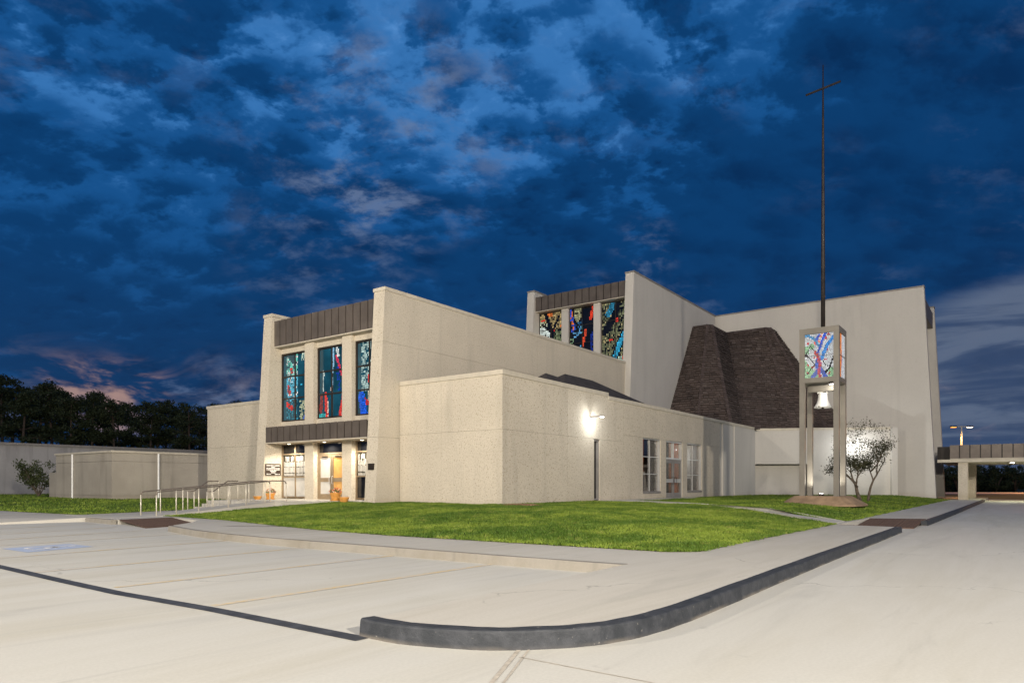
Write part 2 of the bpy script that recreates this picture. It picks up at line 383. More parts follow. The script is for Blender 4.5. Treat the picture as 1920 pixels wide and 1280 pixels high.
def glassmat(name, tint, refl=.0, rough=.02):
    m = bpy.data.materials.new(name); m.use_nodes = True; t = NT(m.node_tree); t.n.clear()
    tr = t.new('ShaderNodeBsdfTransparent', inp={0: (*tint, 1)}); gl = t.new('ShaderNodeBsdfGlossy', inp={0: (1, 1, 1, 1), 1: rough})
    fr = t.new('ShaderNodeFresnel', inp={0: 1.22}); mx = t.new('ShaderNodeMixShader')
    t.l.new(t.math('MULTIPLY', fr.outputs[0], .3, clamp=True), mx.inputs[0]); t.l.new(tr.outputs[0], mx.inputs[1]); t.l.new(gl.outputs[0], mx.inputs[2])
    t.l.new(mx.outputs[0], t.new('ShaderNodeOutputMaterial').inputs[0]); return m
M_glass = glassmat('clear_glass', (.8, .8, .8))
def solidglass(name, col, rough=.08, spec=.8):
    m, t, b, pos = material(name, col, rough, 0, spec); n = t.noise(pos, .9, 2, .5)
    t.l.new(t.mix(t.mapr(n, .35, .65), tuple(c * .55 for c in col), col), b.inputs['Base Color']); return m
M_teal = solidglass('blue_green_glass', (.010, .075, .12), .12)
M_black = solidglass('dark_glass', (.010, .010, .011), .1)
def emit(name, col, strength):
    m = bpy.data.materials.new(name); m.use_nodes = True; t = NT(m.node_tree); t.n.clear()
    e = t.new('ShaderNodeEmission', inp={0: (*col, 1), 1: strength}); t.l.new(e.outputs[0], t.new('ShaderNodeOutputMaterial').inputs[0]); return m
M_lens = emit('lamp_lens', (1, .97, .92), 14); M_lensw = emit('warm_lamp_lens', (1, .86, .62), 10); M_lenso = emit('sodium_lens', (1, .36, .05), 5)
def bellmat():
    m, t, b, pos = material('bell_white_paint', (.72, .71, .67), .5, 0, .3)
    n = t.noise(pos, 5, 4, .6); t.l.new(t.mix(t.mapr(n, .60, .66), (.72, .71, .67), (.07, .06, .05)), b.inputs['Base Color']); return m
M_bell = bellmat()

# ------------------------------------------------------------------ ground
obj('ground', MB().poly([(-1200, -1200, -.06), (1600, -1200, -.06), (1600, 1600, -.06), (-1200, 1600, -.06)]), M_far, kind='structure')
road = obj('road', MB().poly([(-60, -60, 0), (75, -60, 0), (75, 70, 0), (-60, 70, 0)]), M_conc, kind='structure')
def strip(name, pts, wd, z, mat, parent, **k):
    mb = MB()
    for p, q in zip(pts[:-1], pts[1:]):
        p, q = Vector(p), Vector(q); n = (q - p).normalized(); n = Vector((-n.y, n.x)) * wd / 2
        mb.poly([(*(p - n), z), (*(q - n), z), (*(q + n), z), (*(p + n), z)])
    return obj(name, mb, mat, parent, **k)
strip('joint', [(4.62, 3.30), (2.2, 2.2)], .035, .004, M_joint, road); strip('joint', [(4.68, 3.24), (2.26, 2.14)], .018, .004, M_joint, road)
strip('joint', [(4.40, 3.15), (4.12, -6)], .014, .004, M_joint, road)
for p, q, m in (((4.25, 7.22), (9.22, 7.16), M_yellow), ((4.25, 9.52), (9.22, 9.52), M_yellow), ((4.25, 12.12), (9.22, 12.2), M_yellow), ((4.3, 14.95), (9.7, 15.3), M_yellow2),
                ((4.3, 17.9), (9.9, 18.3), M_yellow2), ((4.3, 19.5), (9.95, 20.6), M_yellow2), ((4.3, 21.3), (10.2, 22.8), M_yellow2), ((4.3, 24.2), (10.6, 25.2), M_yellow2)):
    strip('painted_line', [p, q], .11, .004, m, road)
hc = obj('painted_symbol', MB().poly([(5.40, 15.8, .004), (6.75, 16.1, .004), (6.75, 17.35, .004), (5.40, 17.15, .004)]), M_blue, road, label='faded blue wheelchair symbol painted on the parking bay')
mb = MB()
for k in range(14):                       # wheel of the wheelchair symbol
    a0, a1 = R(-60 + k * 20), R(-60 + (k + 1) * 20); c = (5.95, 16.62)
    mb.poly([(c[0] + r_ * math.cos(a), c[1] + r_ * math.sin(a), .008) for r_, a in ((.24, a0), (.32, a0), (.32, a1), (.24, a1))])
for x0, y0, x1, y1 in ((6.0, 16.6, 6.42, 16.62), (6.18, 16.5, 6.2, 16.75), (5.98, 16.55, 5.98, 16.3), (5.98, 16.3, 5.62, 16.2)):
    p, q = Vector((x0, y0)), Vector((x1, y1)); n = (q - p).normalized(); n = Vector((-n.y, n.x)) * .04
    mb.poly([(*(p - n), .008), (*(q - n), .008), (*(q + n), .008), (*(p + n), .008)])
mb.lathe([(.075, 0), (.075, .001)], (6.53, 16.63, .008), 12)
obj('wheelchair_figure', mb, M_hcw, hc)
strip('painted_edge', [(4.28, 30), (4.22, 13.8), (4.10, 10.7), (4.05, 9), (4.12, 7), (4.10, 4.6)], .17, .005, M_edge, road)

# raised pavement block
inner = [(4.30, 4.70), (4.33, 4.25), (4.52, 3.66), (4.72, 3.38), (5.0, 3.12), (5.30, 2.95), (5.70, 2.84), (6.25, 2.79), (7.1, 2.77), (9.5, 2.79), (13.3, 2.80), (22.0, 2.78)]
block = inner + [(22.3, 4.35), (26.95, 4.25), (27.62, 2.5), (37.7, 2.42), (56.2, 2.3), (75, 2.2), (75, 70), (-60, 70), (-60, 28.0), (8.0, 27.6), (11.2, 27.0), (11.05, 25.4), (11.0, 24.39), (12.93, 24.61), (12.43, 22.01), (11.6, 20.9), (10.5, 19.9), (10.25, 19.2), (9.75, 17.0), (9.45, 14.5), (9.38, 11.5), (9.38, 7.0), (9.45, 4.74)]
zt = [.15] * len(block); zt[-1] = .15
for i, p in enumerate(block):
    if p in ((-60, 28.0), (8.0, 27.6)): zt[i] = .04
tris = geometry.tessellate_polygon([[Vector((x, y, 0)) for x, y in block]])
mb = MB(); mb.v = [(x, y, z) for (x, y), z in zip(block, zt)] + [(x, y, -.02) for x, y in block]
mb.f = [tuple(t) for t in tris]; nb = len(block)
mb.f += [(i, (i + 1) % nb, (i + 1) % nb + nb, i + nb) for i in range(nb)]
obj('sidewalk', mb, M_walk, kind='structure')
def kerb_curve(name, inn, wd, side, z, mat, label, drop0=None):
    pts = [Vector(p) for p in inn]
    # resample smooth
    out = []
    for i in range(len(pts) - 1):
        p0 = pts[max(i - 1, 0)]; p1 = pts[i]; p2 = pts[i + 1]; p3 = pts[min(i + 2, len(pts) - 1)]
        for k in range(4):
            t = k / 4; out.append(.5 * ((2 * p1) + (-p0 + p2) * t + (2 * p0 - 5 * p1 + 4 * p2 - p3) * t * t + (-p0 + 3 * p1 - 3 * p2 + p3) * t ** 3))
    out.append(pts[-1])
    mb = MB(); prof = [(0, z), (wd * .86, z), (wd * .93, z - .006), (wd * .96, z - .02), (wd * 1.05, -.02), (0, -.02)]
    n = len(prof)
    for i, p in enumerate(out):
        t = (out[min(i + 1, len(out) - 1)] - out[max(i - 1, 0)]).normalized(); nn = Vector((-t.y, t.x)) * side
        wob = .003 * math.sin(i * 1.7) + random.uniform(-.002, .002)
        for d, h in prof: mb.v.append((p.x + nn.x * (d + wob * (d > 0)), p.y + nn.y * (d + wob * (d > 0)), h + (random.uniform(-.003, .003) if h > 0 else 0)))
    for i in range(len(out) - 1):
        for k in range(n):
            a = i * n + k; b = i * n + (k + 1) % n; mb.f.append((a, b, b + n, a + n))
    mb.f.append(tuple(reversed(range(n)))); mb.f.append(tuple((len(out) - 1) * n + k for k in range(n)))
    return obj(name, mb, mat, kind='structure', label=label, cat='kerb')
kerb_curve('painted_kerb', [(4.34, 4.72)] + inner[1:], .16, -1, .158, M_kerbpaint, 'dark grey painted kerb sweeping round the near corner')
kerb_curve('painted_kerb', [(26.0, 2.56), (27.62, 2.52), (37.7, 2.42), (56.2, 2.3), (64, 2.25)], .17, -1, .157, M_kerbpaint, 'dark grey painted kerb beyond the dropped ramp')
kerb_curve('concrete_kerb', [(9.43, 4.74), (9.36, 7.0), (9.36, 11.5), (9.43, 14.5), (9.73, 17.0), (10.35, 19.6)], .15, 1, .156, M_kerb, 'pale concrete kerb between parking bays and front lawn')
kerb_curve('concrete_kerb', [(10.95, 24.45), (11.05, 25.4), (11.15, 26.9)], .15, 1, .156, M_kerb, 'short pale concrete kerb left of the brown ramp')
# ramps with tactile pads (each tile is a part)
def pad(quad, nx, ny, label):
    o = None; A, B, C_, D = [Vector(q) for q in quad]
    root = thing('tactile_ramp', A, label, 'ramp')
    P = lambda u, v: (A * (1 - u) + B * u) * (1 - v) + (D * (1 - u) + C_ * u) * v
    for i in range(nx):
        for j in range(ny):
            e = .012; u0, u1, v0, v1 = (i + e) / nx, (i + 1 - e) / nx, (j + e) / ny, (j + 1 - e) / ny
            q = [P(u0, v0), P(u1, v0), P(u1, v1), P(u0, v1)]; dn = Vector((0, 0, -.03))
            mb = MB().hexa([p + dn for p in q] + q)
            for a in range(5):
                for b in range(5):
                    c = P(u0 + (u1 - u0) * (a + .5) / 5, v0 + (v1 - v0) * (b + .5) / 5); s_ = .03
                    mb.hexa([c + Vector((x * s_, y * s_, -.004)) for x, y in ((-1, -1), (1, -1), (1, 1), (-1, 1))] + [c + Vector((x * s_ * .6, y * s_ * .6, .006)) for x, y in ((-1, -1), (1, -1), (1, 1), (-1, 1))])
            obj('tile', mb, M_pad, root)
pad([(10.46, 21.46, .03), (12.41, 22.0, .03), (12.92, 24.6, .158), (11.02, 24.4, .158)], 4, 5, 'brown tactile kerb ramp leading to the entrance handrails')
pad([(24.0, 2.55, .03), (27.6, 2.56, .158), (26.93, 4.2, .158), (23.6, 4.1, .03)], 5, 3, 'brown tactile kerb ramp beside the dark kerb near the bell tower')
pad([(23.2, 4.25, .03), (22.32, 4.3, .156), (22.1, 3.4, .156), (22.9, 3.5, .03)], 2, 2, 'small brown ramp sliver at the tip of the front lawn')
obj('drain_slot', MB().poly([(11.05, 18.4, .156), (11.3, 18.2, .156), (12.2, 16.75, .156), (12.1, 16.75, .156)]), M_pad, kind='structure')

# ------------------------------------------------------------------ lawns
def seg_dist(P, poly):
    d = np.full(len(P), 1e9)
    for a, b in zip(poly[:-1], poly[1:]):
        a, b = np.array(a), np.array(b); ab = b - a; t = np.clip(((P - a) @ ab) / (ab @ ab), 0, 1)
        d = np.minimum(d, np.hypot(*(P - (a + t[:, None] * ab)).T))
    return d
def inside(P, poly):
    r = np.zeros(len(P), bool); n = len(poly)
    for i in range(n):
        (x0, y0), (x1, y1) = poly[i], poly[(i + 1) % n]
        c = ((y0 > P[:, 1]) != (y1 > P[:, 1])); r ^= c & (P[:, 0] < (x1 - x0) * (P[:, 1] - y0) / (y1 - y0 + 1e-12) + x0)
    return r
def lawn_h(P, edge, zmax, D):
    d = seg_dist(P, edge); t = np.clip(d / D, 0, 1)
    return .165 + (zmax - .165) * (t * t * (3 - 2 * t)) ** .8
def lawn(poly, edge, zmax, D, step, dens, hgt, label, wd=.013):
    dense = []
    for i in range(len(poly)):
        a, b = np.array(poly[i]), np.array(poly[(i + 1) % len(poly)]); n = max(1, int(np.hypot(*(b - a)) / step))
        for k in range(n): dense.append(tuple(a + (b - a) * k / n))
    lo, hi = np.min(poly, 0), np.max(poly, 0)
    gx, gy = np.meshgrid(np.arange(lo[0], hi[0], step), np.arange(lo[1], hi[1], step)); G = np.stack([gx.ravel(), gy.ravel()], 1)
    G = G + rng.uniform(-.25, .25, G.shape) * step; G = G[inside(G, dense)]; G = G[seg_dist(G, dense + dense[:1]) > step * .4]
    pts = [Vector(p) for p in dense] + [Vector(p) for p in G]; nd = len(dense)
    vs, es, fs, *_ = geometry.delaunay_2d_cdt(pts, [(i, (i + 1) % nd) for i in range(nd)], [], 1, 1e-5)
    V = np.array([tuple(v) for v in vs]); Z = lawn_h(V, edge, zmax, D) + .02 * np.sin(V[:, 0] * 1.3) * np.sin(V[:, 1] * 1.1) * (seg_dist(V, edge) > .5)
    mb = MB(); mb.v = [(x, y, z) for (x, y), z in zip(V, Z)]; mb.f = [tuple(f) for f in fs]
    o = obj('lawn', mb, M_lawn, kind='structure', smooth=True)
    # blades
    area = (hi - lo).prod(); n = int(area * dens)
    P = rng.uniform(lo, hi, (n, 2)); P = P[inside(P, dense)]
    for a, b in zip(edge[:-1], edge[1:]):           # ragged fringe over the paving
        a, b = np.array(a), np.array(b); m = int(np.hypot(*(b - a)) * 110); t = rng.random(m); nn = np.array([b[1] - a[1], a[0] - b[0]]) / np.hypot(*(b - a))
        P = np.concatenate([P, a + (b - a) * t[:, None] + nn * (rng.normal(0, .03, m) + .03 * np.sin(t * 40))[:, None]])
    dist = np.hypot(P[:, 0], P[:, 1]); P = P[rng.random(len(P)) < np.clip((24 / dist) ** 1.6, .05, 1)]
    dist = np.hypot(P[:, 0], P[:, 1]); n = len(P)
    z = lawn_h(P, edge, zmax, D) + .02 * np.sin(P[:, 0] * 1.3) * np.sin(P[:, 1] * 1.1) * (seg_dist(P, edge) > .5) - .005
    wv = wd * np.clip(dist / 18, 1, 4); a = rng.uniform(0, 2 * np.pi, n); tuft = .7 + .6 * (np.sin(P[:, 0] * 3.1 + 2 * np.sin(P[:, 1] * 2.3)) * .5 + .5) * rng.random(n)
    h = hgt * tuft * rng.uniform(.6, 1.25, n); lean = rng.normal(0, .45, (n, 2)) * h[:, None]
    V = np.empty((n, 3, 3), np.float32)
    V[:, 0, 0] = P[:, 0] - np.cos(a) * wv; V[:, 0, 1] = P[:, 1] - np.sin(a) * wv; V[:, 0, 2] = z
    V[:, 1, 0] = P[:, 0] + np.cos(a) * wv; V[:, 1, 1] = P[:, 1] + np.sin(a) * wv; V[:, 1, 2] = z
    V[:, 2, 0] = P[:, 0] + lean[:, 0]; V[:, 2, 1] = P[:, 1] + lean[:, 1]; V[:, 2, 2] = z + h
    soup(V.reshape(-1, 3), n, 3, 'grass_blades', M_blade, None, label=label, cat='grass', kind='stuff')
def soup(V, n, k, name, mat, parent, **tags):
    me = bpy.data.meshes.new(name); me.vertices.add(n * k); me.vertices.foreach_set('co', np.ascontiguousarray(V, np.float32).ravel())
    me.loops.add(n * k); me.loops.foreach_set('vertex_index', np.arange(n * k, dtype=np.int32))
    me.polygons.add(n); me.polygons.foreach_set('loop_start', np.arange(0, n * k, k, dtype=np.int32)); me.polygons.foreach_set('loop_total', np.full(n, k, np.int32))
    me.update(calc_edges=True); me.validate(); me.materials.append(mat)
    o = link(name, me, parent); tag(o, **tags); return o
eF = [(13.3, 25.75), (12.98, 21.4), (12.0, 16.8), (11.62, 14.7), (11.35, 11.9), (11.4, 8.5), (11.48, 5.0), (11.9, 4.55), (14.9, 4.55), (22.4, 4.42)]
lawn(eF + [(25.3, 7.6), (27.6, 11.0), (31.0, 15.9), (30.1, 17.07), (22.69, 17.07), (22.69, 23.0), (21.1, 23.0), (21.1, 24.9), (18.0, 25.3)], eF, .50, 7.5, .35, 950, .058, 'mown green front lawn between the kerb and the church')
eR = [(24.0, 5.3), (24.4, 4.5), (25.9, 4.42), (37.6, 4.38), (62.4, 4.25)]
lawn([(24.0, 5.3)] + eR[1:] + [(62.58, 5.1), (61.2, 8.0), (56.4, 17.07), (42.6, 17.07), (42.4, 16.2), (33.4, 16.0), (32.2, 15.9), (28.8, 11.4), (26.2, 7.4)], eR[1:], .48, 4.0, .5, 300, .06, 'lit green lawn around the bell tower', .012)
eL = [(11.9, 29.4), (11.6, 34), (11.6, 60)]
lawn(eL + [(40, 60), (40, 73), (16, 73), (24, 45), (23, 39.5), (22.9, 32.2), (21.2, 32.2), (17.0, 31.0), (15.8, 30.9)], [(20, 32.0), (17.0, 31.0), (15.8, 30.9)] + eL, .42, 6.0, .8, 130, .07, 'darker green lawn on the left before the flat-roofed annex', .014)
# paths and entrance landing
obj('path', MB().prism([(22.5, 4.5), (24.2, 4.5), (25.1, 5.7), (26.3, 7.4), (28.9, 11.4), (32.3, 15.9), (33.3, 16.1), (42.5, 16.3), (42.5, 17.05), (30.2, 17.05), (30.9, 16.0), (27.4, 11.0), (25.1, 7.7), (23.7, 5.9)], .1,
    [.17, .17, .30, .46, .535, .535, .53, .52, .52, .52, .535, .535, .46, .30]), M_walk, kind='structure')
obj('entrance_landing', MB().prism([(18.0, 25.3), (21.15, 24.95), (21.15, 23.72), (22.6, 23.72), (22.6, 31.38), (21.15, 31.38), (21.0, 32.3), (18.0, 31.0)], .1, .585), M_walk, kind='structure')
obj('ramp', MB().prism([(12.9, 25.75), (18.0, 25.75), (18.0, 27.15), (12.9, 27.15)], .1, [.155, .584, .584, .155]), M_walk, kind='structure')
obj('left_walk', MB().prism([(11.2, 25.9), (12.9, 25.75), (12.9, 27.15), (16.9, 27.4), (16.9, 30.9), (14, 30.0), (11.4, 29.6)], .1, .158), M_walk, kind='structure')
steps = obj('steps', MB().box(17.65, 18.0, 27.3, 30.9, .1, .44), M_walk, kind='structure')
obj('step', MB().box(17.3, 17.65, 27.3, 30.9, .1, .30), M_walk, steps)

# ------------------------------------------------------------------ the church
church = thing('church_building', (22.7, 17.1, .4), 'large pale concrete church with stained glass fronts and shingled roof', 'church')
G = .004
def hall_z(a): return 6.04 if a < 31.75 else 5.88
# -- side hall: each precast panel is a piece of its wall
def wall(name, label=None): return tag(link(name, None, church), label)
def part(name, mb, mat, parent=None, **k): return obj(name, mb, mat, parent or church, **k)
sh = part('side_hall_roof', MB().prism([(23.0, 17.4), (56.3, 17.6), (61.6, 8.9), (62.6, 8.9), (62.6, 22.5), (45, 22.5), (45, 23.0), (23.0, 23.0)], 5.30, 5.45), M_roof)
hall_l = part('side_hall_wall', MB().box(22.9, 23.02, 17.4, 22.98, .3, 5.9), M_agg)
for b0, b1 in ((17.08, 20.40), (20.40, 22.99)):
    for z0, z1 in ((.2, 3.60), (3.60, 5.86)):
        part('wall_panel', MB().box(22.7, 22.9, b0 + (G if b0 > 17.1 else 0), b1 - G, z0 + G, z1 - G), M_agg, hall_l)
hall_r = part('side_hall_wall', MB().box(23.0, 33.4, 17.38, 17.45, .3, 5.7), M_agg)
def hp(a0, a1, z0, z1, off=0.0, mat=M_agg):
    part('wall_panel', MB().box(a0 + G, a1 - G, 17.08 + off, 17.36, z0 + G, z1 - G), mat, hall_r)
hp(22.905, 25.28, .2, 3.60); hp(25.28, 27.78, .2, 3.60); hp(27.78, 30.30, .2, 3.60); hp(30.90, 33.48, .2, 3.60)
hp(30.30 - 2 * G, 30.90 + 2 * G, .2, .52); hp(22.905, 27.78, 3.60, 5.86); hp(27.78, 31.75, 3.60, 5.86); hp(31.75, 33.48, 3.60, 5.70)
hp(33.48, 35.86, .2, 3.97); hp(38.27, 39.04, .2, 3.97); hp(41.57, 42.31, .2, 3.97); hp(44.85, 48.33, .2, 3.97)
hp(35.86 - 2 * G, 38.27 + 2 * G, .2, .80); hp(42.31 - 2 * G, 44.85 + 2 * G, .2, .80)
hp(33.48, 41.0, 3.97, 5.70); hp(41.0, 48.33, 3.97, 5.70)
hp(48.33 - 3 * G, 48.99 + 3 * G, .2, 5.70, .12, M_smooth); hp(48.99, 50.70, .2, 5.70, .0, M_smooth); hp(50.70 - 3 * G, 51.47 + 3 * G, .2, 5.70, .07, M_smooth); hp(51.47, 53.0, .2, 5.70, 0, M_smooth); hp(53.0, 56.45, .2, 5.70, 0, M_smooth)
def coping(pts, z, mat=M_cap, wd=.34, h=.19, out=.045, side=1):
    for (p, q) in zip(pts[:-1], pts[1:]):
        p, q = Vector(p), Vector(q); t = (q - p).normalized(); n = Vector((-t.y, t.x)) * side
        a = p - n * out; b = q - n * out; c = q + n * wd; d = p + n * wd
        part('coping', MB().prism([tuple(a), tuple(b), tuple(c), tuple(d)], z - h, [z, z, z + .02, z + .02]), mat, bevel=.01)
coping([(22.7, 22.96), (22.7, 20.4), (22.7, 17.04)], 6.04, side=1)
coping([(22.66, 17.08), (28.4, 17.08), (31.75, 17.08)], 6.042); coping([(31.76, 17.08), (37.6, 17.08), (48.3, 17.08), (56.47, 17.08)], 5.88)
# -- canted chapel wall
P1, P3 = Vector((56.45, 17.08)), Vector((61.1, 8.1)); dv = (P3 - P1).normalized(); nv = Vector((-dv.y, dv.x))   # nv points inwards
def cw(s0, s1, z0, z1, d0, d1, name='wall_panel', mat=M_smooth, par=None):
    q = [P1 + dv * s0 + nv * d0, P1 + dv * s1 + nv * d0, P1 + dv * s1 + nv * d1, P1 + dv * s0 + nv * d1]
    return part(name, MB().prism([tuple(p) for p in q], z0, z1), mat, par)
L = (P3 - P1).length
chap = cw(.02, L - .02, .2, 5.6, .9, 1.1, 'chapel_wall')
cw(0.0, 4.1, 2.95, 5.62, 0, .88, par=chap); cw(4.1 + G, L, .2, 5.62, 0, .88, par=chap)
cw(L, L + .42, .2, 5.74, -.35, .9, 'chapel_buttress')
coping([tuple(P1 + dv * .0), tuple(P1 + dv * 5), tuple(P1 + dv * (L - .01))], 5.80, wd=.6)
# -- slit window, hall windows, hall door
def pane_box(a0, a1, z0, z1, b=17.27): return MB().box(a0, a1, b, b + .015, z0, z1)
sw = part('slit_window', MB().box(30.31, 30.36, 17.14, 17.3, .55, 3.58).box(30.84, 30.89, 17.14, 17.3, .55, 3.58).box(30.36, 30.84, 17.14, 17.3, 3.50, 3.58).box(30.36, 30.84, 17.12, 17.3, .55, .62), M_capg)
part('pane', pane_box(30.36, 30.84, .62, 3.5), M_black, sw)
def hall_window(a0, a1):
    z0, z1 = .82, 3.95; f = .045; am = (a0 + a1) / 2; mb = MB()
    mb.box(a0 + .01, a0 + f, 17.13, 17.3, z0, z1).box(a1 - f, a1 - .01, 17.13, 17.3, z0, z1).box(a0 + f, a1 - f, 17.13, 17.3, z1 - f, z1)
    mb.box(am - .022, am + .022, 17.22, 17.285, z0 + .12, z1 - f)
    zs = [z0 + .12, z0 + .12 + (z1 - f - z0 - .12) / 3, z0 + .12 + 2 * (z1 - f - z0 - .12) / 3, z1 - f]
    for z in zs[1:3]: mb.box(a0 + f, am - .03, 17.22, 17.285, z - .025, z + .025).box(am + .03, a1 - f, 17.22, 17.285, z - .025, z + .025)
    wn_ = part('window', mb, M_alu); part('sill', MB().box(a0 + .01, a1 - .01, 17.06, 17.32, z0 - .01, z0 + .115), M_capg, wn_)
    for x0, x1 in ((a0 + f, am - .03), (am + .03, a1 - f)):
        for k in range(3): part('pane', pane_box(x0, x1, zs[k] + (.03 if k else 0), zs[k + 1] - .03), M_glass, wn_)
hall_window(35.86, 38.27); hall_window(42.31, 44.85)
dr = part('door_frame', MB().box(39.05, 39.12, 17.13, 17.3, .5, 3.95).box(41.49, 41.56, 17.13, 17.3, .5, 3.95).box(39.12, 41.49, 17.13, 17.3, 3.88, 3.95).box(39.12, 41.49, 17.13, 17.3, 2.86, 2.95).box(40.28, 40.34, 17.14, 17.3, 2.95, 3.88), M_alu)
for x0, x1 in ((39.12, 40.28), (40.34, 41.49)): part('transom_pane', pane_box(x0, x1, 2.95, 3.88), M_glass, dr)
for x0, x1, hx in ((39.13, 40.29, 40.12), (40.33, 41.48, 40.5)):
    d_ = part('door', MB().box(x0, x0 + .10, 17.15, 17.25, .5, 2.85).box(x1 - .10, x1, 17.15, 17.25, .5, 2.85).box(x0 + .1, x1 - .1, 17.15, 17.25, 2.62, 2.85).box(x0 + .1, x1 - .1, 17.15, 17.25, .5, .82), M_capg)
    part('door_rail', MB().box(x0 + .1, x1 - .1, 17.13, 17.24, 1.44, 1.66), M_alu, d_)
    part('pane', pane_box(x0 + .1, x1 - .1, .82, 2.62, 17.2), M_glass, d_)
    part('handle', MB().tube([(hx, 17.15, 1.36), (hx, 17.02, 1.38), (hx, 17.02, 1.74), (hx, 17.15, 1.76)], .018, 6), M_frame, d_)
# hall interior (seen through the glass)
part('hall_interior', MB().box(33.0, 33.1, 17.4, 22.3, .45, 5.2).box(33.1, 48.3, 22.2, 22.3, .45, 5.2).box(48.3, 48.4, 17.4, 22.3, .45, 5.2).box(33.1, 48.3, 17.4, 22.2, .4, .46).box(33.1, 48.3, 17.4, 22.2, 4.4, 4.5), M_interior)
part('interior_pier', MB().box(39.6, 40.6, 19.3, 19.5, .46, 4.4), M_orange); part('interior_pier', MB().box(45.0, 46.4, 19.3, 19.5, .46, 4.4), M_orange); part('interior_pier', MB().box(43.3, 46.0, 22.0, 22.19, .46, 4.4), M_orange)
def drape(a0, a1, b, z0, z1, pinch=0.0):
    mb = MB(); n = 40; zs = np.linspace(z0, z1, 9)
    for z in zs:
        w_ = 1 - pinch * math.sin(math.pi * (z - z0) / (z1 - z0)) ** .5; mid_ = (a0 + a1) / 2
        for i in range(n + 1):
            x = a0 + (a1 - a0) * i / n; mb.v.append((mid_ + (x - mid_) * w_, b + .035 * math.sin(i * 1.1) + .01 * math.sin(i * .37 + z), z))
    for j in range(len(zs) - 1):
        for i in range(n): k = j * (n + 1) + i; mb.f.append((k, k + 1, k + n + 2, k + n + 1))
    return mb
part('curtain', drape(43.2, 44.2, 17.6, 1.7, 3.9, .3), M_drape, smooth=True); part('curtain', drape(42.95, 43.5, 17.62, .9, 1.72), M_drape, smooth=True)
part('clothed_table', MB().lathe([(.62, .46), (.58, .9), (.50, 1.6), (.44, 2.05), (.44, 2.1)], (38.1, 18.5, 0), 22), M_drape, smooth=True)
part('interior_lamp', MB().box(36, 46.5, 17.75, 18.15, 4.34, 4.39), emit('ceiling_lens', (1, .80, .58), 4.5))
# -- standing-seam fascia strips
def seam_fascia(name, x, b0, b1, z0, z1, n, depth, mat_t=M_bronze):
    core = part(name, MB().box(x + .02, x + depth, b0, b1, z0, z1), M_bronze_d)
    wdt = (b1 - b0) / n
    me = MB().box(x - .02, x + .02, .075, wdt - .0, z0 - .02, z1 + .03).mesh('fascia_panel', mat_t)
    for i in range(n):
        o = link('fascia_panel', me, core); o.location = (0, b0 + i * wdt, 0)
    part('soffit_trim', MB().box(x - .01, x + depth, b0, b1, z0 - .075, z0 - .021), M_cap, core); return core
# -- entrance block: battered wing walls in three lifts
ent = part('entrance_roof', MB().box(22.5, 45.6, 23.68, 31.42, 9.4, 9.6), M_roof)
fa = lambda z: 21.2 + .6 * (z - .5) / 9.7
def wing(b0, b1, name):
    core = part(name, MB().extr_y([(fa(.2) + .15, .2), (45.4, .2), (45.4, 10.0), (fa(10.0) + .15, 10.0)], b0 + .05, b1 - .05), M_agg)
    for z0, z1 in ((.2, 3.45), (3.45, 7.75), (7.75, 10.06)):
        part('wall_panel', MB().extr_y([(fa(z0), z0 + G), (34.0 - G, z0 + G), (34.0 - G, z1 - G), (fa(z1), z1 - G)], b0, b1), M_agg, core)
        part('wall_panel', MB().extr_y([(34.0 + G, z0 + G), (45.38, z0 + G), (45.38, z1 - G), (34.0 + G, z1 - G)], b0, b1), M_agg, core)
    for x0, x1 in ((fa(10.1) - .04, 28.0), (28.02, 34.0), (34.02, 45.38)):
        part('coping', MB().box(x0, x1, b0 - .04, b1 + .04, 10.06, 10.22), M_cap, bevel=.01)
wing(23.0, 23.7, 'wing_wall'); wing(31.4, 32.1, 'wing_wall')
fac = part('entrance_front', MB().box(22.75, 22.9, 23.7, 31.4, 3.0, 9.4), M_agg)
for b0, b1 in ((25.62, 26.30), (28.45, 29.15)): part('fin', MB().box(22.12, 22.74, b0, b1, .58, 8.55), M_agg, fac)
bays = ((23.71, 25.61), (26.31, 28.44), (29.16, 31.39))
for b0, b1 in bays:
    part('spandrel', MB().box(22.30, 22.74, b0, b1, 3.6, 4.60), M_agg, fac); part('spandrel', MB().box(22.30, 22.74, b0, b1, 8.16, 8.6), M_agg, fac)
seam_fascia('upper_fascia', 21.93, 23.71, 31.39, 8.53, 9.80, 15, .85)
can = seam_fascia('entrance_canopy', 21.42, 23.71, 31.39, 3.50, 4.24, 15, .95)
# -- stained glass
def mosaic(origin, ud, vd, wd, ht, cw_, ch_, fn, parent, seed, out, name='stained_glass'):
    rr = random.Random(seed); nx, ny = max(1, round(wd / cw_)), max(1, round(ht / ch_)); ud, vd, out = Vector(ud), Vector(vd), Vector(out); o0 = Vector(origin)
    J = {}
    def jit(i, j):
        if (i, j) not in J: J[i, j] = ((i + (rr.uniform(-.22, .22) if 0 < i < nx else 0)) / nx, (j + (rr.uniform(-.25, .25) if 0 < j < ny else 0)) / ny)
        return J[i, j]
    mb = MB()
    for j in range(ny):
        for i in range(nx):
            q = [jit(i, j), jit(i + 1, j), jit(i + 1, j + 1), jit(i, j + 1)]; cu_ = sum(p[0] for p in q) / 4; cv_ = sum(p[1] for p in q) / 4
            c = fn(cu_, cv_, rr)
            if c is None: continue
            s_ = rr.uniform(.74, .86)
            mb.poly([o0 + ud * (cu_ + (p[0] - cu_) * s_) * wd + vd * (cv_ + (p[1] - cv_) * s_) * ht + out * .012 for p in q], c)
    if mb.f: return obj(name, mb, M_stain, parent, kind='stuff')
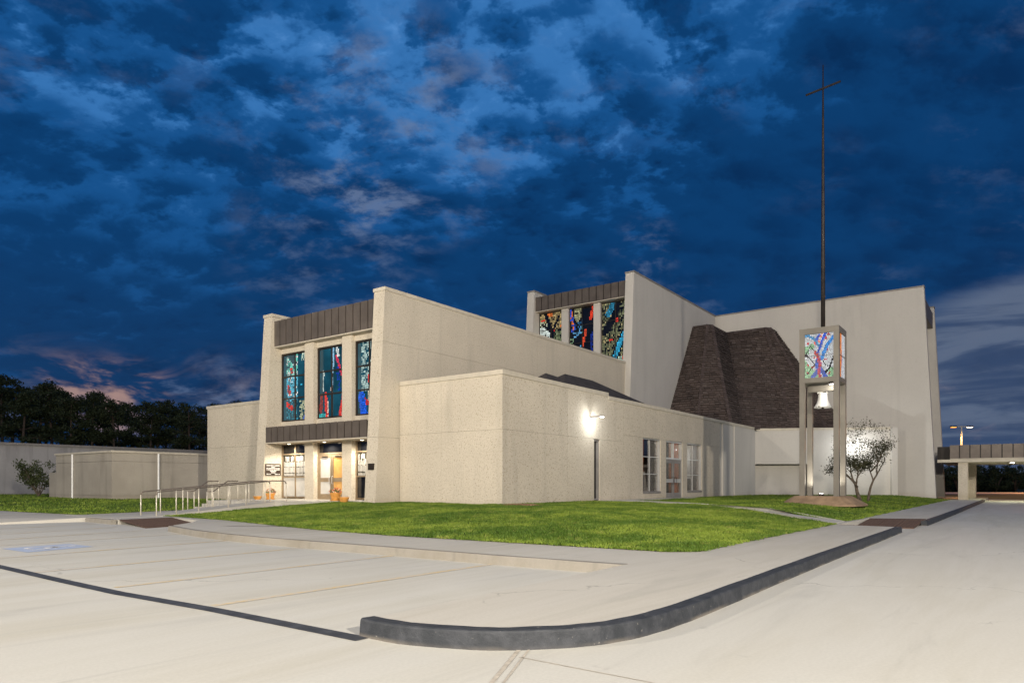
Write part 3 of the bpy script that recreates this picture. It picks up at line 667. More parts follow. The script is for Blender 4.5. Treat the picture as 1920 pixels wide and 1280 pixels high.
def J3(c, rr, k=.35): f = 1 + rr.uniform(-k, k); return tuple(max(0, x * f) for x in c)
RED, ORG, BLU, DBL, CYN, TEA, WHT, CRM, GRN = (.75, .03, .02), (.95, .22, .04), (.02, .13, .85), (.01, .04, .35), (.05, .50, .80), (.04, .42, .42), (.85, .88, .85), (.72, .66, .45), (.18, .40, .22)
def near_seg(u, v, pts, asp=1.0):
    best = 9
    for (x0, y0), (x1, y1) in zip(pts[:-1], pts[1:]):
        dx_, dy_ = x1 - x0, (y1 - y0) * asp; t = max(0, min(1, ((u - x0) * dx_ + (v - y0) * asp * dy_) / (dx_ * dx_ + dy_ * dy_ + 1e-9)))
        best = min(best, math.hypot(u - x0 - t * dx_, (v - y0) * asp - t * dy_))
    return best
def ent1(u, v, rr):                     # left window of the entrance front
    if u > .60:
        if v < .30 and u < .88 and u > .66 and rr.random() < .62: return J3((.45, .48, .30), rr, .5)
        if v < .07 and u > .78: return J3(BLU, rr)
        if v > .90 and .68 < u < .85 and rr.random() < .6: return J3((.5, .62, .5), rr)
        if .55 < v < .64 and u > .92: return J3(RED, rr)
        if .50 < v < .53 and .68 < u < .76: return J3(CYN, rr)
        return None
    if u < .13 or (.46 < u < .52 and rr.random() < .7) or rr.random() < .16: return None
    if u > .46 - .35 * max(0, v - .82) / .18 and u < .52: return None
    if near_seg(u, v, [(.32, .77), (.36, .73)], 1.5) < .05 or near_seg(u, v, [(.22, .50), (.26, .42)], 1.5) < .055 or near_seg(u, v, [(.18, .24), (.36, .18)], 1.5) < .055: return J3(RED, rr)
    if v > .66: return J3((.16, .62, .50), rr, .5) if rr.random() < .75 else J3(WHT, rr)
    if v > .30: return J3((.10, .45, .62), rr, .6) if rr.random() < .8 else J3(WHT, rr)
    return J3((.03, .22, .30), rr, .7) if rr.random() < .7 else None
def ent2(u, v, rr):                     # middle window
    if near_seg(u, v, [(.55, .98), (.50, .55), (.46, .36)], 1.6) < .035 and rr.random() < .85: return J3((.35, .62, .85), rr) if v > .45 else J3((.8, .6, .5), rr)
    if near_seg(u, v, [(.17, .66), (.16, .38)], 1.6) < .028: return J3((.65, .75, .7), rr)
    if near_seg(u, v, [(.66, .86), (.86, .60)], 1.6) < .04: return J3((.75, .03, .08), rr)
    if near_seg(u, v, [(.68, .99), (.72, .88)], 1.6) < .05: return J3(WHT, rr)
    if near_seg(u, v, [(.95, .36), (.80, .02)], 1.6) < .055: return J3((.85, .05, .03), rr)
    if near_seg(u, v, [(1.0, .2), (.9, .02)], 1.6) < .09: return J3(WHT, rr)
    if near_seg(u, v, [(.25, .33), (.29, .02)], 1.6) < .05: return J3((.9, .06, .03), rr)
    if near_seg(u, v, [(.33, .22), (.33, .02)], 1.6) < .035: return J3((.95, .7, .6), rr)
    if near_seg(u, v, [(.10, .30), (.06, .10)], 1.6) < .06: return J3((.3, .03, .02), rr)
    if v < .06 and u < .25: return J3(TEA, rr)
    if near_seg(u, v, [(.70, .68), (.78, .40)], 1.6) < .06 and rr.random() < .6: return J3(DBL, rr)
    return None
def ent3(u, v, rr):
    if v < .31:
        if near_seg(u, v, [(.16, .24), (.28, 0)], 1.8) < .13: return J3(BLU, rr, .5)
        if near_seg(u, v, [(.30, .19), (.40, .15)], 1.8) < .06: return J3(RED, rr)
        if near_seg(u, v, [(.46, .29), (.44, .16)], 1.8) < .05: return J3(CRM, rr)
        return None
    if near_seg(u, v, [(.62, .60), (.60, .54)], 1.8) < .07 or near_seg(u, v, [(.48, .51), (.50, .44)], 1.8) < .06: return J3(RED, rr)
    if .16 < u < .55 and rr.random() < .62: return J3((.42, .56, .52), rr, .5)
    if u > .58 and u < .72 and rr.random() < .4: return J3((.35, .45, .45), rr, .5)
    return None
def frame_grid(parent_name, x, b0, b1, z0, z1, nc, nr, f=.06, mat=M_frame, splits=None, d=.10):
    mb = MB().box(x, x + d, b0, b0 + f, z0, z1).box(x, x + d, b1 - f, b1, z0, z1).box(x, x + d, b0 + f, b1 - f, z0, z0 + f).box(x, x + d, b0 + f, b1 - f, z1 - f, z1)
    rows = splits or [z0 + f + (z1 - z0 - 2 * f) * k / nr for k in range(nr + 1)]; colsb = [b0 + f + (b1 - b0 - 2 * f) * k / nc for k in range(nc + 1)]
    for c in colsb[1:-1]: mb.box(x + .01, x + d - .01, c - f / 2, c + f / 2, z0 + f, z1 - f)
    for r_ in rows[1:-1]:
        for k in range(nc): mb.box(x + .012, x + d - .012, colsb[k] + (f / 2 if k else 0), colsb[k + 1] - (f / 2 if k < nc - 1 else 0), r_ - f / 2, r_ + f / 2)
    return part(parent_name, mb, mat), rows, colsb
for (b0, b1), fn, sd in zip(bays, (ent3, ent2, ent1), (3, 2, 1)):
    fr, rows, cols_ = frame_grid('window', 22.36, b0, b1, 4.61, 8.15, 2, 3, .07)
    for i in range(2):
        for j in range(3):
            part('pane', MB().box(22.42, 22.44, cols_[i] + .02, cols_[i + 1] - .02, rows[j] + .02, rows[j + 1] - .02), M_teal, fr)
    mosaic((22.42, b1 - .07, 4.68), (0, -1, 0), (0, 0, 1), b1 - b0 - .14, 3.40, .072, .098, fn, fr, sd, (-1, 0, 0))
# lower glazing of the entrance
def slots(u, v, rr):                    # pale mosaic of the leaded panes at eye level
    return J3((.36, .35, .30), rr, .3) if rr.random() < .72 else None
for bi, (b0, b1) in enumerate(bays):
    if bi == 1: continue
    fr, rows, cols_ = frame_grid('window', 22.36, b0, b1, .62, 3.45, 2, 3, .06, M_gold, [.68, 1.72, 2.90, 3.39], .12)
    for i in range(2):
        for j in range(3):
            mt = M_black if (j == 2 or (bi == 0 and j == 0)) else (M_blind if j == 0 else M_leadw)
            part('pane', MB().box(22.42, 22.44, cols_[i] + .03, cols_[i + 1] - .03, rows[j] + .03, rows[j + 1] - .03), mt, fr)
            if j == 1:
                mb = MB(); rr = random.Random(40 + i + bi * 5); ww = cols_[i + 1] - cols_[i] - .12; n = 8
                for k in range(n):
                    y0 = cols_[i] + .06 + ww * k / n
                    for m_, (za, zb) in enumerate(((1.77, 1.90), (1.93, 2.22), (2.25, 2.50), (2.53, 2.78))):
                        sl = rr.uniform(-.03, .03) if bi else rr.uniform(-.07, .07)
                        if m_ == 3 and rr.random() < .3: continue
                        mb.hexa([(22.40, y0 + .012, za), (22.418, y0 + .012, za), (22.418, y0 + ww / n - .035, za + sl), (22.40, y0 + ww / n - .035, za + sl), (22.40, y0 + .02, zb), (22.418, y0 + .02, zb), (22.418, y0 + ww / n - .03, zb + sl), (22.40, y0 + ww / n - .03, zb + sl)])
                obj('leaded_pieces', mb, M_blind, fr, kind='stuff')
b0, b1 = bays[1]
fr, rows, cols_ = frame_grid('door_frame', 22.36, b0, b1, .585, 3.45, 1, 2, .07, M_gold, [.585, 2.86, 3.38], .13)
part('pane', MB().box(22.42, 22.44, b0 + .09, b1 - .09, 2.92, 3.36), M_black, fr)
bm_ = (b0 + b1) / 2
for (x0, x1, mt, hb) in ((b0 + .08, bm_ - .01, M_amber, bm_ - .10), (bm_ + .01, b1 - .08, M_blind, bm_ + .10)):
    mb = MB().box(22.38, 22.44, x0, x0 + .11, .60, 2.80).box(22.38, 22.44, x1 - .11, x1, .60, 2.80).box(22.38, 22.44, x0 + .11, x1 - .11, 2.66, 2.80).box(22.38, 22.44, x0 + .11, x1 - .11, 1.46, 1.66).box(22.38, 22.44, x0 + .11, x1 - .11, .60, .86)
    d_ = part('door', mb, M_gold)
    part('pane', MB().box(22.405, 22.42, x0 + .11, x1 - .11, .86, 1.46), mt, d_); part('pane', MB().box(22.405, 22.42, x0 + .11, x1 - .11, 1.66, 2.66), mt, d_)
    part('handle', MB().tube([(22.38, hb, 1.36), (22.30, hb, 1.38), (22.30, hb, 1.72), (22.38, hb, 1.74)], .017, 6), M_alu, d_)
    part('closer', MB().box(22.34, 22.38, (x0 + x1) / 2 - .2, (x0 + x1) / 2 + .2, 2.68, 2.73), M_frame, d_)
for y in (24.7, 27.4, 30.2):
    dl = part('downlight', MB().lathe([(.11, 0), (.11, .035), (.085, .035)], (21.95, y, 3.395), 14), M_white)
    obj('lens', MB().lathe([(.075, 0), (.075, .004)], (21.95, y, 3.388), 14), M_lensw, dl)
    lamp('downlight_lamp', 'SPOT', (21.95, y, 3.36), 280, (1, .90, .74), church, .06, (.10, 0, -1), R(150), .5)
# sign and plaque
sg = part('sign', MB().box(21.36, 22.29, 31.36, 31.395, 1.80, 2.40), M_brown, label='brown sign with rows of white lettering on the wing wall')
rr = random.Random(5)
for zc, x0, x1 in ((2.31, 21.43, 22.22), (2.235, 21.72, 21.93), (2.165, 21.43, 22.21), (2.095, 21.43, 22.22), (2.02, 21.64, 22.00), (1.945, 21.70, 21.95), (1.865, 21.43, 21.70), (1.855, 21.92, 22.22)):
    mb = MB(); x = x0
    while x < x1:
        wl = rr.uniform(.016, .03); mb.box(x, min(x + wl, x1), 31.352, 31.359, zc - .022, zc + .022); x += wl + (.008 if rr.random() > .16 else .03)
    obj('lettering', mb, M_white, sg)
part('plaque', MB().extr_x([(23.16, 1.98), (23.52, 1.98), (23.52, 2.27), (23.16, 2.27)], 21.25, 21.33), M_frame, label='small dark plaque on the end of the wing wall')
# -- left wing
lw = part('left_wing_wall', MB().box(23.05, 44, 32.3, 39.5, .3, 5.6), M_agg)
for b0, b1 in ((32.11, 35.8), (35.8, 39.6)):
    for z0, z1 in ((.2, 3.50), (3.50, 5.86)): part('wall_panel', MB().box(22.98, 23.05, b0 + G, b1 - G, z0 + G, z1 - G), M_agg, lw)
part('coping', MB().box(22.94, 23.3, 32.12, 39.66, 5.86, 6.03), M_cap, bevel=.01); part('left_wing_roof', MB().box(23.3, 44, 32.3, 39.4, 5.6, 5.72), M_roof)
# -- the tall sanctuary
na = lambda z: 44.75 + .068 * (z - .4)
part('sanctuary_wall', MB().extr_y([(na(.2), .2), (62.59, .2), (62.59, 16.72), (na(16.72), 16.72)], 22.55, 23.22), M_smooth)
part('sanctuary_wall', MB().extr_y([(na(.2), .2), (78, .2), (78, 16.72), (na(16.72), 16.72)], 31.30, 31.95), M_smooth)
tb = lambda z: 5.16 + .05 * (z - .4)
part('transept_wall', MB().extr_x([(tb(.2), .2), (23.21, .2), (23.21, 16.72), (tb(16.72), 16.72)], 62.6, 63.25), M_smooth)
part('transept_wall', MB().extr_x([(tb(.2), .2), (23.0, .2), (23.0, 16.72), (tb(16.72), 16.72)], 70.5, 71.2), M_smooth)
for a in ((na(16.72) - .03, 62.56, 22.51, 23.26), (na(16.72) - .03, 78, 31.26, 31.99)): part('coping', MB().box(a[0], a[1], a[2], a[3], 16.72, 16.84), M_capg)
for x in (62.57, 70.47): part('coping', MB().box(x, x + .72, tb(16.72) - .03, 23.20, 16.72, 16.84), M_capg)
part('sanctuary_roof', MB().box(46.6, 78, 23.22, 31.3, 15.9, 16.1), M_roof); part('transept_roof', MB().box(63.25, 70.5, 6.6, 23.2, 15.9, 16.1), M_roof)
tf = seam_fascia('sanctuary_fascia', 46.02, 23.23, 31.29, 15.16, 16.26, 13, .9)
tw = part('sanctuary_front', MB().box(46.95, 47.1, 23.23, 31.29, 9.6, 15.9), M_smooth)
for b0, b1 in ((25.62, 26.18), (28.46, 29.05)): part('fin', MB().box(46.35, 46.94, b0, b1, 9.4, 15.08), M_smooth, tw)
def tallA(u, v, rr):
    if near_seg(u, v, [(.50, -.2), (.52, .42), (.28, .95)], 2.0) < .085 or near_seg(u, v, [(.52, .42), (.05, .72)], 2) < .05 or near_seg(u, v, [(.52, .42), (.85, .86)], 2) < .045 or near_seg(u, v, [(.5, .4), (1, .5)], 2) < .03: return None
    for x, y in ((.14, .80), (.97, .58), (.86, .05), (.62, .44)):
        if math.hypot(u - x, (v - y) * 2) < .075: return J3(RED if x != .97 else ORG, rr)
    if math.hypot(u - .45, (v - .95) * 2) < .12: return J3(ORG, rr, .3)
    if rr.random() < .10: return None
    if u < .5 and v < .75: return J3((.75, .85, .80), rr, .3) if v < .62 else J3((.5, .55, .4), rr)
    if v > .5: return J3((.36, .27, .12), rr, .75)
    return J3((.16, .19, .10), rr, .85)
def tallB(u, v, rr):
    if near_seg(u, v, [(.98, .98), (.84, .74)], 2) < .06: return J3((.85, .06, .02), rr, .3)
    if near_seg(u, v, [(.64, .52), (.54, .22)], 2) < .045: return J3((.85, .09, .03), rr, .3)
    if near_seg(u, v, [(.02, .95), (.16, .62), (.10, .55)], 2) < .07: return J3((.03, .08, .55), rr, .5) if rr.random() < .8 else J3(ORG, rr)
    if near_seg(u, v, [(.14, .50), (.34, .47), (.46, .62)], 2) < .035 or near_seg(u, v, [(.18, .42), (.44, .50)], 2) < .028: return J3((.12, .35, .6), rr, .6)
    if near_seg(u, v, [(.16, .16), (.36, .18), (.48, .24)], 2) < .035: return J3((.06, .3, .55), rr, .6)
    if near_seg(u, v, [(.90, .45), (.86, .02)], 2) < .05 and rr.random() < .8: return J3((.01, .03, .25), rr, .6)
    if near_seg(u, v, [(.74, .1), (.72, -.1)], 2) < .06: return J3(WHT, rr, .5) if rr.random() < .7 else None
    if v > .72 and .14 < u < .48 and (v - .72) / .28 > abs(u - .30) * 2.2 and rr.random() < .85: return J3((.34, .33, .18), rr, .6)
    if u < .14 and v < .48 and rr.random() < .7: return J3((.18, .28, .16), rr, .6)
    if .1 < u < .5 and .55 < v < .75 and rr.random() < .3: return J3((.02, .10, .22), rr, .6)
    if .45 < u < .6 and .5 < v < .66 and rr.random() < .35: return J3((.10, .35, .28), rr, .6)
    if near_seg(u, v, [(.10, .12), (.12, .10)], 2) < .05: return J3(ORG, rr)
    return None
def tallC(u, v, rr):
    if near_seg(u, v, [(1.0, .62), (.62, .30), (.34, -.05)], 2) < .085: return J3((.04, .42, .68), rr, .4)
    if near_seg(u, v, [(1.0, .62), (.62, .30), (.34, -.05)], 2) < .13: return None
    for x, y in ((.55, .72), (.32, .40), (.80, .10)):
        if math.hypot(u - x, (v - y) * 2) < .06: return J3((.8, .05, .03), rr, .3)
    if near_seg(u, v, [(.10, .55), (.36, .70), (.5, .80)], 2) < .12 or near_seg(u, v, [(.62, 1.05), (.5, .8)], 2) < .10 or near_seg(u, v, [(1, .78), (.82, .5)], 2) < .06: return None
    if near_seg(u, v, [(.46, 1.0), (.22, .82)], 2) < .10: return J3((.03, .22, .36), rr, .6)
    if v < .12 and rr.random() < .8: return J3((.45, .62, .50), rr, .5)
    if rr.random() < .2: return None
    return J3((.13, .14, .075), rr, .85) if rr.random() < .8 else J3((.35, .30, .15), rr, .5)
for (b0, b1), fn, sd in zip(((23.24, 25.61), (26.19, 28.45), (29.06, 31.28)), (tallC, tallB, tallA), (13, 12, 11)):
    fr, rows, cols_ = frame_grid('window', 46.55, b0, b1, 9.5, 15.08, 2, 4, .05)
    for i in range(2):
        for j in range(4): part('pane', MB().box(46.60, 46.62, cols_[i] + .02, cols_[i + 1] - .02, rows[j] + .02, rows[j + 1] - .02), M_black, fr)
    zl = {13: 10.3, 12: 11.2, 11: 12.3}[sd]; wf = lambda u, v, rr, fn=fn, zl=zl: fn(u, (9.7 + 5.3 * v - zl) / (15.0 - zl), rr)
    mosaic((46.60, b1 - .05, 9.7), (0, -1, 0), (0, 0, 1), b1 - b0 - .1, 5.3, .115, .15, wf, fr, sd, (-1, 0, 0))
# transept end, seen edge-on
part('transept_fascia', MB().box(63.26, 70.49, 6.05, 6.6, 14.9, 16.2), M_bronze); part('transept_glazing', MB().box(63.26, 70.49, 6.9, 7.0, 3.2, 14.9), M_black)
# -- shingled mansard over the chapel
def shingle_patch(name, tl, tr, bl, br, rows, tabw=.42, seed=0):
    rr = random.Random(seed); tl, tr, bl, br = map(Vector, (tl, tr, bl, br)); mb = MB()
    nrm = ((tr - tl).normalized()).cross((bl - tl).normalized()); 
    if nrm.length < 1e-3: nrm = (br - bl).cross(tl - bl)
    nrm = nrm.normalized()
    if nrm.x + nrm.y > 0: nrm = -nrm
    P = lambda u, v: tl * (1 - u) * (1 - v) + tr * u * (1 - v) + bl * (1 - u) * v + br * u * v
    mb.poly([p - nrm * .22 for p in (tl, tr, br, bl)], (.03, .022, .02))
    for j in range(rows):
        v0, v1 = j / rows, (j + 1.12) / rows; wd = (P(1, (v0 + v1) / 2) - P(0, (v0 + v1) / 2)).length; n = max(1, round(wd / tabw)); off = rr.random() * .8
        cuts = [0.0] + [min(1, max(0, (i + off + rr.uniform(-.15, .15)) / n)) for i in range(n)] + [1.0]; cuts = sorted(set(cuts))
        tone = rr.uniform(.85, 1.15)
        for a, b in zip(cuts[:-1], cuts[1:]):
            if b - a < .002: continue
            g = min(.012 / max(wd, .1), (b - a) * .2); lift = rr.uniform(.075, .10); vv1 = min(1.0, v1 + rr.uniform(-.006, .006))
            q0, q1, q2, q3 = P(a + g, v0) + nrm * .012, P(b - g, v0) + nrm * .012, P(b - g, vv1) + nrm * lift, P(a + g, vv1) + nrm * lift
            f = tone * rr.uniform(.82, 1.2); c = tuple(x * f for x in ((.098, .074, .063) if rr.random() < .75 else (.112, .088, .076)))
            mb.poly([q0, q1, q2, q3], c); mb.poly([q3, q2, q2 - nrm * lift, q3 - nrm * lift], tuple(x * .6 for x in c))  # butt faces darkened to paint the shadow under each course
    return obj(name, mb, M_shingle, church, kind='stuff')
zt_, zb_ = 14.82, 5.55
k_ = (14.82 - 5.72) / 8.82
def ext(t, b): t, b = Vector((*t, zt_)), Vector((*b, 6.0)); return t + (b - t) * k_
T1, T2a, T2b, T3, T4a, T4b, T5 = (57.1, 22.54), (57.1, 21.25), (57.4, 21.0), (61.1, 21.0), (61.1, 17.65), (61.45, 17.35), (62.58, 17.25)
B1, B2a, B2b, B3, B4a, B4b, B5 = (51.5, 22.54), (51.6, 20.0), (52.4, 17.72), (55.3, 17.72), (59.75, 15.0), (61.55, 12.9), (62.58, 11.5)
tops = [T1, T2a, T2b, T3, T4a, T4b, T5]; bots = [B1, B2a, B2b, B3, B4a, B4b, B5]
for i in range(6):
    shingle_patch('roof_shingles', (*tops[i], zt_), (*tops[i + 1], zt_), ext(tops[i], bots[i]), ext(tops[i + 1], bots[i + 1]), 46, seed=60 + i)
for i in (1, 2, 3, 4, 5):               # hip and valley cappings
    p, q = Vector((*tops[i], zt_)), ext(tops[i], bots[i])
    if i == 3: continue
    mb = MB(); n = 40; d_ = (q - p) / n; out_ = Vector((-.7, -.7, .5)).normalized(); sd_ = d_.normalized().cross(out_).normalized()
    for k in range(n):
        c = p + d_ * (k + .5); f = random.uniform(.8, 1.3); cc = (.085 * f, .064 * f, .058 * f)
        a0 = c - d_ * .5 + out_ * .05; a1 = c + d_ * .55 + out_ * .085
        mb.poly([a0 - sd_ * .13, a0 + sd_ * .13, a1 + sd_ * .13, a1 - sd_ * .13], cc); mb.poly([a1 - sd_ * .13, a1 + sd_ * .13, a1 + sd_ * .13 - out_ * .06, a1 - sd_ * .13 - out_ * .06], cc)
    obj('hip_shingles', mb, M_shingle, church, kind='stuff')
part('mansard_deck', MB().poly([(*p, zt_ + .03) for p in tops] + [(62.58, 22.54, zt_ + .03)]), M_roof)
# -- low hip roof behind the hall parapet
mb = MB(); e0, e1, e2, e3 = (29.2, 18.2, 5.46), (46.0, 18.2, 5.46), (46.0, 22.99, 5.46), (29.2, 22.99, 5.46); r0, r1 = (34.2, 21.2, 7.72), (37.4, 21.2, 7.72)
mb.poly([e0, e1, r1, r0]).poly([e1, e2, r1]).poly([e2, e3, r0, r1]).poly([e3, e0, r0])
part('hip_roof', mb, M_roof)
mb = MB(); mb.poly([(30.2, 19.6, 6.2), (34.0, 20.6, 7.2), (32.8, 21.6, 7.62)]).poly([(34.0, 20.6, 7.2), (34.0, 22.6, 7.2), (32.8, 21.6, 7.62)]).poly([(30.2, 19.6, 6.2), (32.8, 21.6, 7.62), (30.2, 22.9, 6.2)]); part('roof_gablet', mb, M_roof)
# -- wall lamps
def wall_lamp(p, n, power, arm, typ, col=(.95, .98, 1)):
    p = Vector(p); n = Vector(n).normalized(); t = Vector((-n.y, n.x, 0)); up = Vector((0, 0, 1))
    wl = part('wall_lamp', MB().obox(p + n * arm / 2, n, t, up, arm / 2, .035, .035).obox(p + n * arm, n, t, up, .07, .10, .03), M_capg)
    obj('lens', MB().obox(p + n * arm - up * .045, n, t, up, .06, .09, .012), M_lens, wl)
    lamp('wall_lamp_light', typ, p + n * arm - up * .12, power, col, church, .09, n * .05 - up, R(172), .25)
wall_lamp((29.88, 17.08, 4.66), (0, -1, 0), 105, .68, 'POINT')
pl = P1 + dv * 7.35
wall_lamp((pl.x, pl.y, 4.55), (-nv.x, -nv.y, 0), 270, 1.25, 'POINT')
# -- porte-cochere on the right
pc = seam_fascia('porch_fascia', 63.0, -9.0, 4.28, 3.32, 4.30, 20, .5, M_bronze)
part('porch_link', MB().box(64.2, 70, 4.29, 5.2, 3.30, 4.28), M_bronze_d)  # near-black bronze puts the shade beside the building into the colour
part('porch_soffit', MB().box(63.06, 74, -9, 5.1, 3.02, 3.24), M_cap)
part('porch_roof', MB().box(63.5, 74, -9, 4.28, 3.32, 4.2), M_bronze_d)
part('porch_pier', MB().box(63.3, 64.3, 3.14, 3.76, .1, 3.02), M_agg); part('porch_pier', MB().box(72.2, 73.4, 3.0, 3.7, .1, 3.02), M_agg); part('porch_pier', MB().box(64.301, 72.199, 3.55, 3.75, .1, 3.02), M_smooth)
for x, y in ((66.0, .4), (67, -3)):
    dl = part('downlight', MB().box(x - .35, x + .35, y - .18, y + .18, 2.985, 3.018), M_white); obj('lens', MB().box(x - .3, x + .3, y - .14, y + .14, 2.978, 2.984), M_lens, dl)
    lamp('porch_lamp', 'SPOT', (x, y, 2.95), 420, (.95, 1, .72), church, .2, (0, 0, -1), R(160), .4)

# ------------------------------------------------------------------ bell tower
TX, TY, TW = 33.97, 6.55, 1.70
tower = thing('bell_tower', (TX + .85, TY + .85, .8), 'tall grey steel bell tower with lit stained glass box and a slender cross', 'bell tower')
def tp(name, mb, mat, parent=None, **k): return obj(name, mb, mat, parent or tower, **k)
lg = .235
for x in (TX, TX + TW - lg):
    for y in (TY, TY + TW - lg): tp('leg', MB().box(x, x + lg, y, y + lg, .78, 6.02), M_tower, bevel=.012)
tp('lower_beam', MB().box(TX - .002, TX + TW + .002, TY - .002, TY + TW + .002, 6.02, 6.24), M_tower, bevel=.012)
for x in (TX, TX + TW - lg):
    for y in (TY, TY + TW - lg): tp('corner_post', MB().box(x, x + lg, y, y + lg, 6.24, 8.26), M_tower)
tp('top_beam', MB().box(TX - .002, TX + TW + .002, TY - .002, TY + TW + .002, 8.26, 8.53), M_tower, bevel=.012)
def tow(u, v, rr):
    if near_seg(u, v, [(0, .98), (.2, .95), (.38, .86), (.48, .72)], 1.65) < .045: return J3((.05, .28, .55), rr, .4)
    if near_seg(u, v, [(.50, .96), (.42, .88)], 1.65) < .05: return J3((.02, .10, .65), rr)
    if near_seg(u, v, [(1.0, .90), (.78, .72), (.66, .55), (.60, .42)], 1.65) < .062: return J3((.01, .24, .72), rr, .4)
    if near_seg(u, v, [(.72, 1), (.60, .82), (.52, .66), (.46, .58)], 1.65) < .045: return J3((.004, .07, .60), rr, .5)
    if near_seg(u, v, [(.66, 1.0), (.58, .9), (.50, .84)], 1.65) < .085: return J3((.9, .22, .12), rr, .3) if rr.random() < .6 else J3(WHT, rr)
    if near_seg(u, v, [(.44, .82), (.40, .78)], 1.65) < .07: return J3((.85, .08, .02), rr)
    if near_seg(u, v, [(.38, .58), (.48, .44), (.54, .30), (.50, .16), (.53, 0)], 1.65) < .055: return J3((.50, .012, .02), rr, .4) if rr.random() < .75 else J3((.35, .03, .25), rr)
    if near_seg(u, v, [(.46, .52), (.42, .30), (.46, .15)], 1.65) < .055: return J3((.004, .08, .50), rr, .5)
    if near_seg(u, v, [(.50, .2), (.24, -.02)], 1.65) < .06 or near_seg(u, v, [(.54, .2), (.76, -.02)], 1.65) < .07: return J3((.004, .07, .48), rr, .5)
    if near_seg(u, v, [(0, .56), (.25, .40), (.42, .22)], 1.65) < .022 or near_seg(u, v, [(.02, .52), (.2, .72), (.36, .60)], 1.65) < .015 or near_seg(u, v, [(1, .45), (.88, .22), (.72, .1)], 1.65) < .03 or near_seg(u, v, [(.1, .1), (.32, .28)], 1.65) < .014: return None
    if near_seg(u, v, [(.62, .4), (.70, .28), (1, .17)], 1.65) < .012: return None
    for x, y in ((.11, .80), (.74, .88), (.84, .96), (.78, .62), (.34, .46), (.72, .40), (.12, .30), (.28, .24), (.12, .12), (.86, .08)):
        if math.hypot(u - x, (v - y) * 1.65) < .045: return J3((.55, .03, .04), rr, .3)
    if (v < .42 - u * .75) or (u > .8 and v < .2) or (u < .16 and .55 < v < .74) or math.hypot(u - .25, (v - .72) * 1.6) < .10: return J3((.22, .45, .24), rr, .5)
    return J3((.60, .63, .66), rr, .25)
def tow2(u, v, rr):
    if near_seg(u, v, [(.3, 1), (.28, .75), (.36, .5), (.25, .2), (.2, 0)], .9) < .14: return J3((.9, .25, .03), rr, .5)
    if near_seg(u, v, [(.5, .45), (.35, .25)], .9) < .07: return J3((.05, .2, .6), rr)
    return J3((.66, .68, .72), rr, .15)
GW = TW - 2 * lg
for nm, org, ud, out_, fn, ins in (('glass_panel', (TX + .05, TY + TW - lg, 6.24), (0, -1, 0), (-1, 0, 0), tow, 'x0'), ('glass_panel', (TX + lg, TY + .05, 6.24), (1, 0, 0), (0, -1, 0), tow2, 'y0'), ('glass_panel', (TX + TW - .05, TY + lg, 6.24), (0, 1, 0), (1, 0, 0), tow2, 'x1'), ('glass_panel', (TX + TW - lg, TY + TW - .05, 6.24), (-1, 0, 0), (0, 1, 0), tow, 'y1')):
    b_ = {'x0': (TX + .05, TX + .07, TY + lg, TY + TW - lg), 'x1': (TX + TW - .07, TX + TW - .05, TY + lg, TY + TW - lg), 'y0': (TX + lg, TX + TW - lg, TY + .05, TY + .07), 'y1': (TX + lg, TX + TW - lg, TY + TW - .07, TY + TW - .05)}[ins]
    gp = tp(nm, MB().box(*b_, 6.245, 8.255), M_black); mosaic(org, ud, (0, 0, 1), GW, 2.01, .046, .060, fn, gp, 91 + len(ins) + ord(ins[0]), out_)
    o0 = Vector(org) + Vector(out_) * .02
    tp('glazing_bar', MB().obox(o0 + Vector(ud) * GW / 2 + Vector((0, 0, 1.0)), ud, (0, 0, 1), out_, GW / 2, .014, .012), M_frame, gp)
cx_, cy_ = TX + TW / 2, TY + TW / 2
bell = tp('bell', MB().lathe([(.02, .66), (.14, .66), (.19, .60), (.205, .51), (.22, .36), (.265, .20), (.345, .06), (.395, 0), (.375, -.03), (.31, .02), (.23, .2), (.165, .45), (.02, .55)], (cx_ - .05, cy_, 4.94), 28), M_bell, smooth=True)
tp('clapper', MB().lathe([(.02, .5), (.02, .1), (.06, .05), (.06, -.02), (.02, -.06)], (cx_ - .05, cy_, 4.86), 10), M_frame, bell)
tp('yoke', MB().box(cx_ - .18, cx_ + .08, TY + lg, TY + TW - lg, 5.66, 5.96), M_tower, label='steel yoke the bell hangs from'); tp('hanger', MB().box(cx_ - .11, cx_ + .01, cy_ - .22, cy_ + .22, 5.56, 5.68), M_bell)
mast = tp('mast', MB().tube([(cx_, cy_, 8.5), (cx_, cy_, 14), (cx_, cy_, 18), (cx_, cy_, 20.95)], [.098, .078, .052, .022], 12), M_mast, smooth=True)
ad = Vector((.175, .985, 0)); c_ = Vector((cx_ - .02, cy_, 19.85))
tp('cross_arm', MB().obox(c_, ad, (ad.y, -ad.x, 0), (0, 0, 1), .80, .034, .034), M_mast, mast)
# the flood lamp set in the mound, lighting the bell and the inside of the legs
fl = tp('flood_lamp', MB().lathe([(.12, 0), (.12, .1), (.10, .1)], (cx_ + .1, cy_ + .1, .80), 14), M_frame); obj('lens', MB().lathe([(.09, 0), (.09, .004)], (cx_ + .1, cy_ + .1, .902), 14), M_lens, fl)
lamp('flood_light', 'SPOT', (cx_ + .1, cy_ + .1, .95), 330, (1, .95, .85), tower, .07, (0, 0, 1), R(150), .4)
bl = tp('bell_lamp', MB().box(TX + .25, TX + .45, TY + .28, TY + .48, 5.93, 6.015), M_frame); obj('lens', MB().box(TX + .27, TX + .43, TY + .30, TY + .46, 5.922, 5.929), M_lens, bl)
lamp('bell_light', 'SPOT', (TX + .35, TY + .38, 5.88), 34, (1, .95, .85), tower, .08, (.35, .35, -.9), R(165), .3)
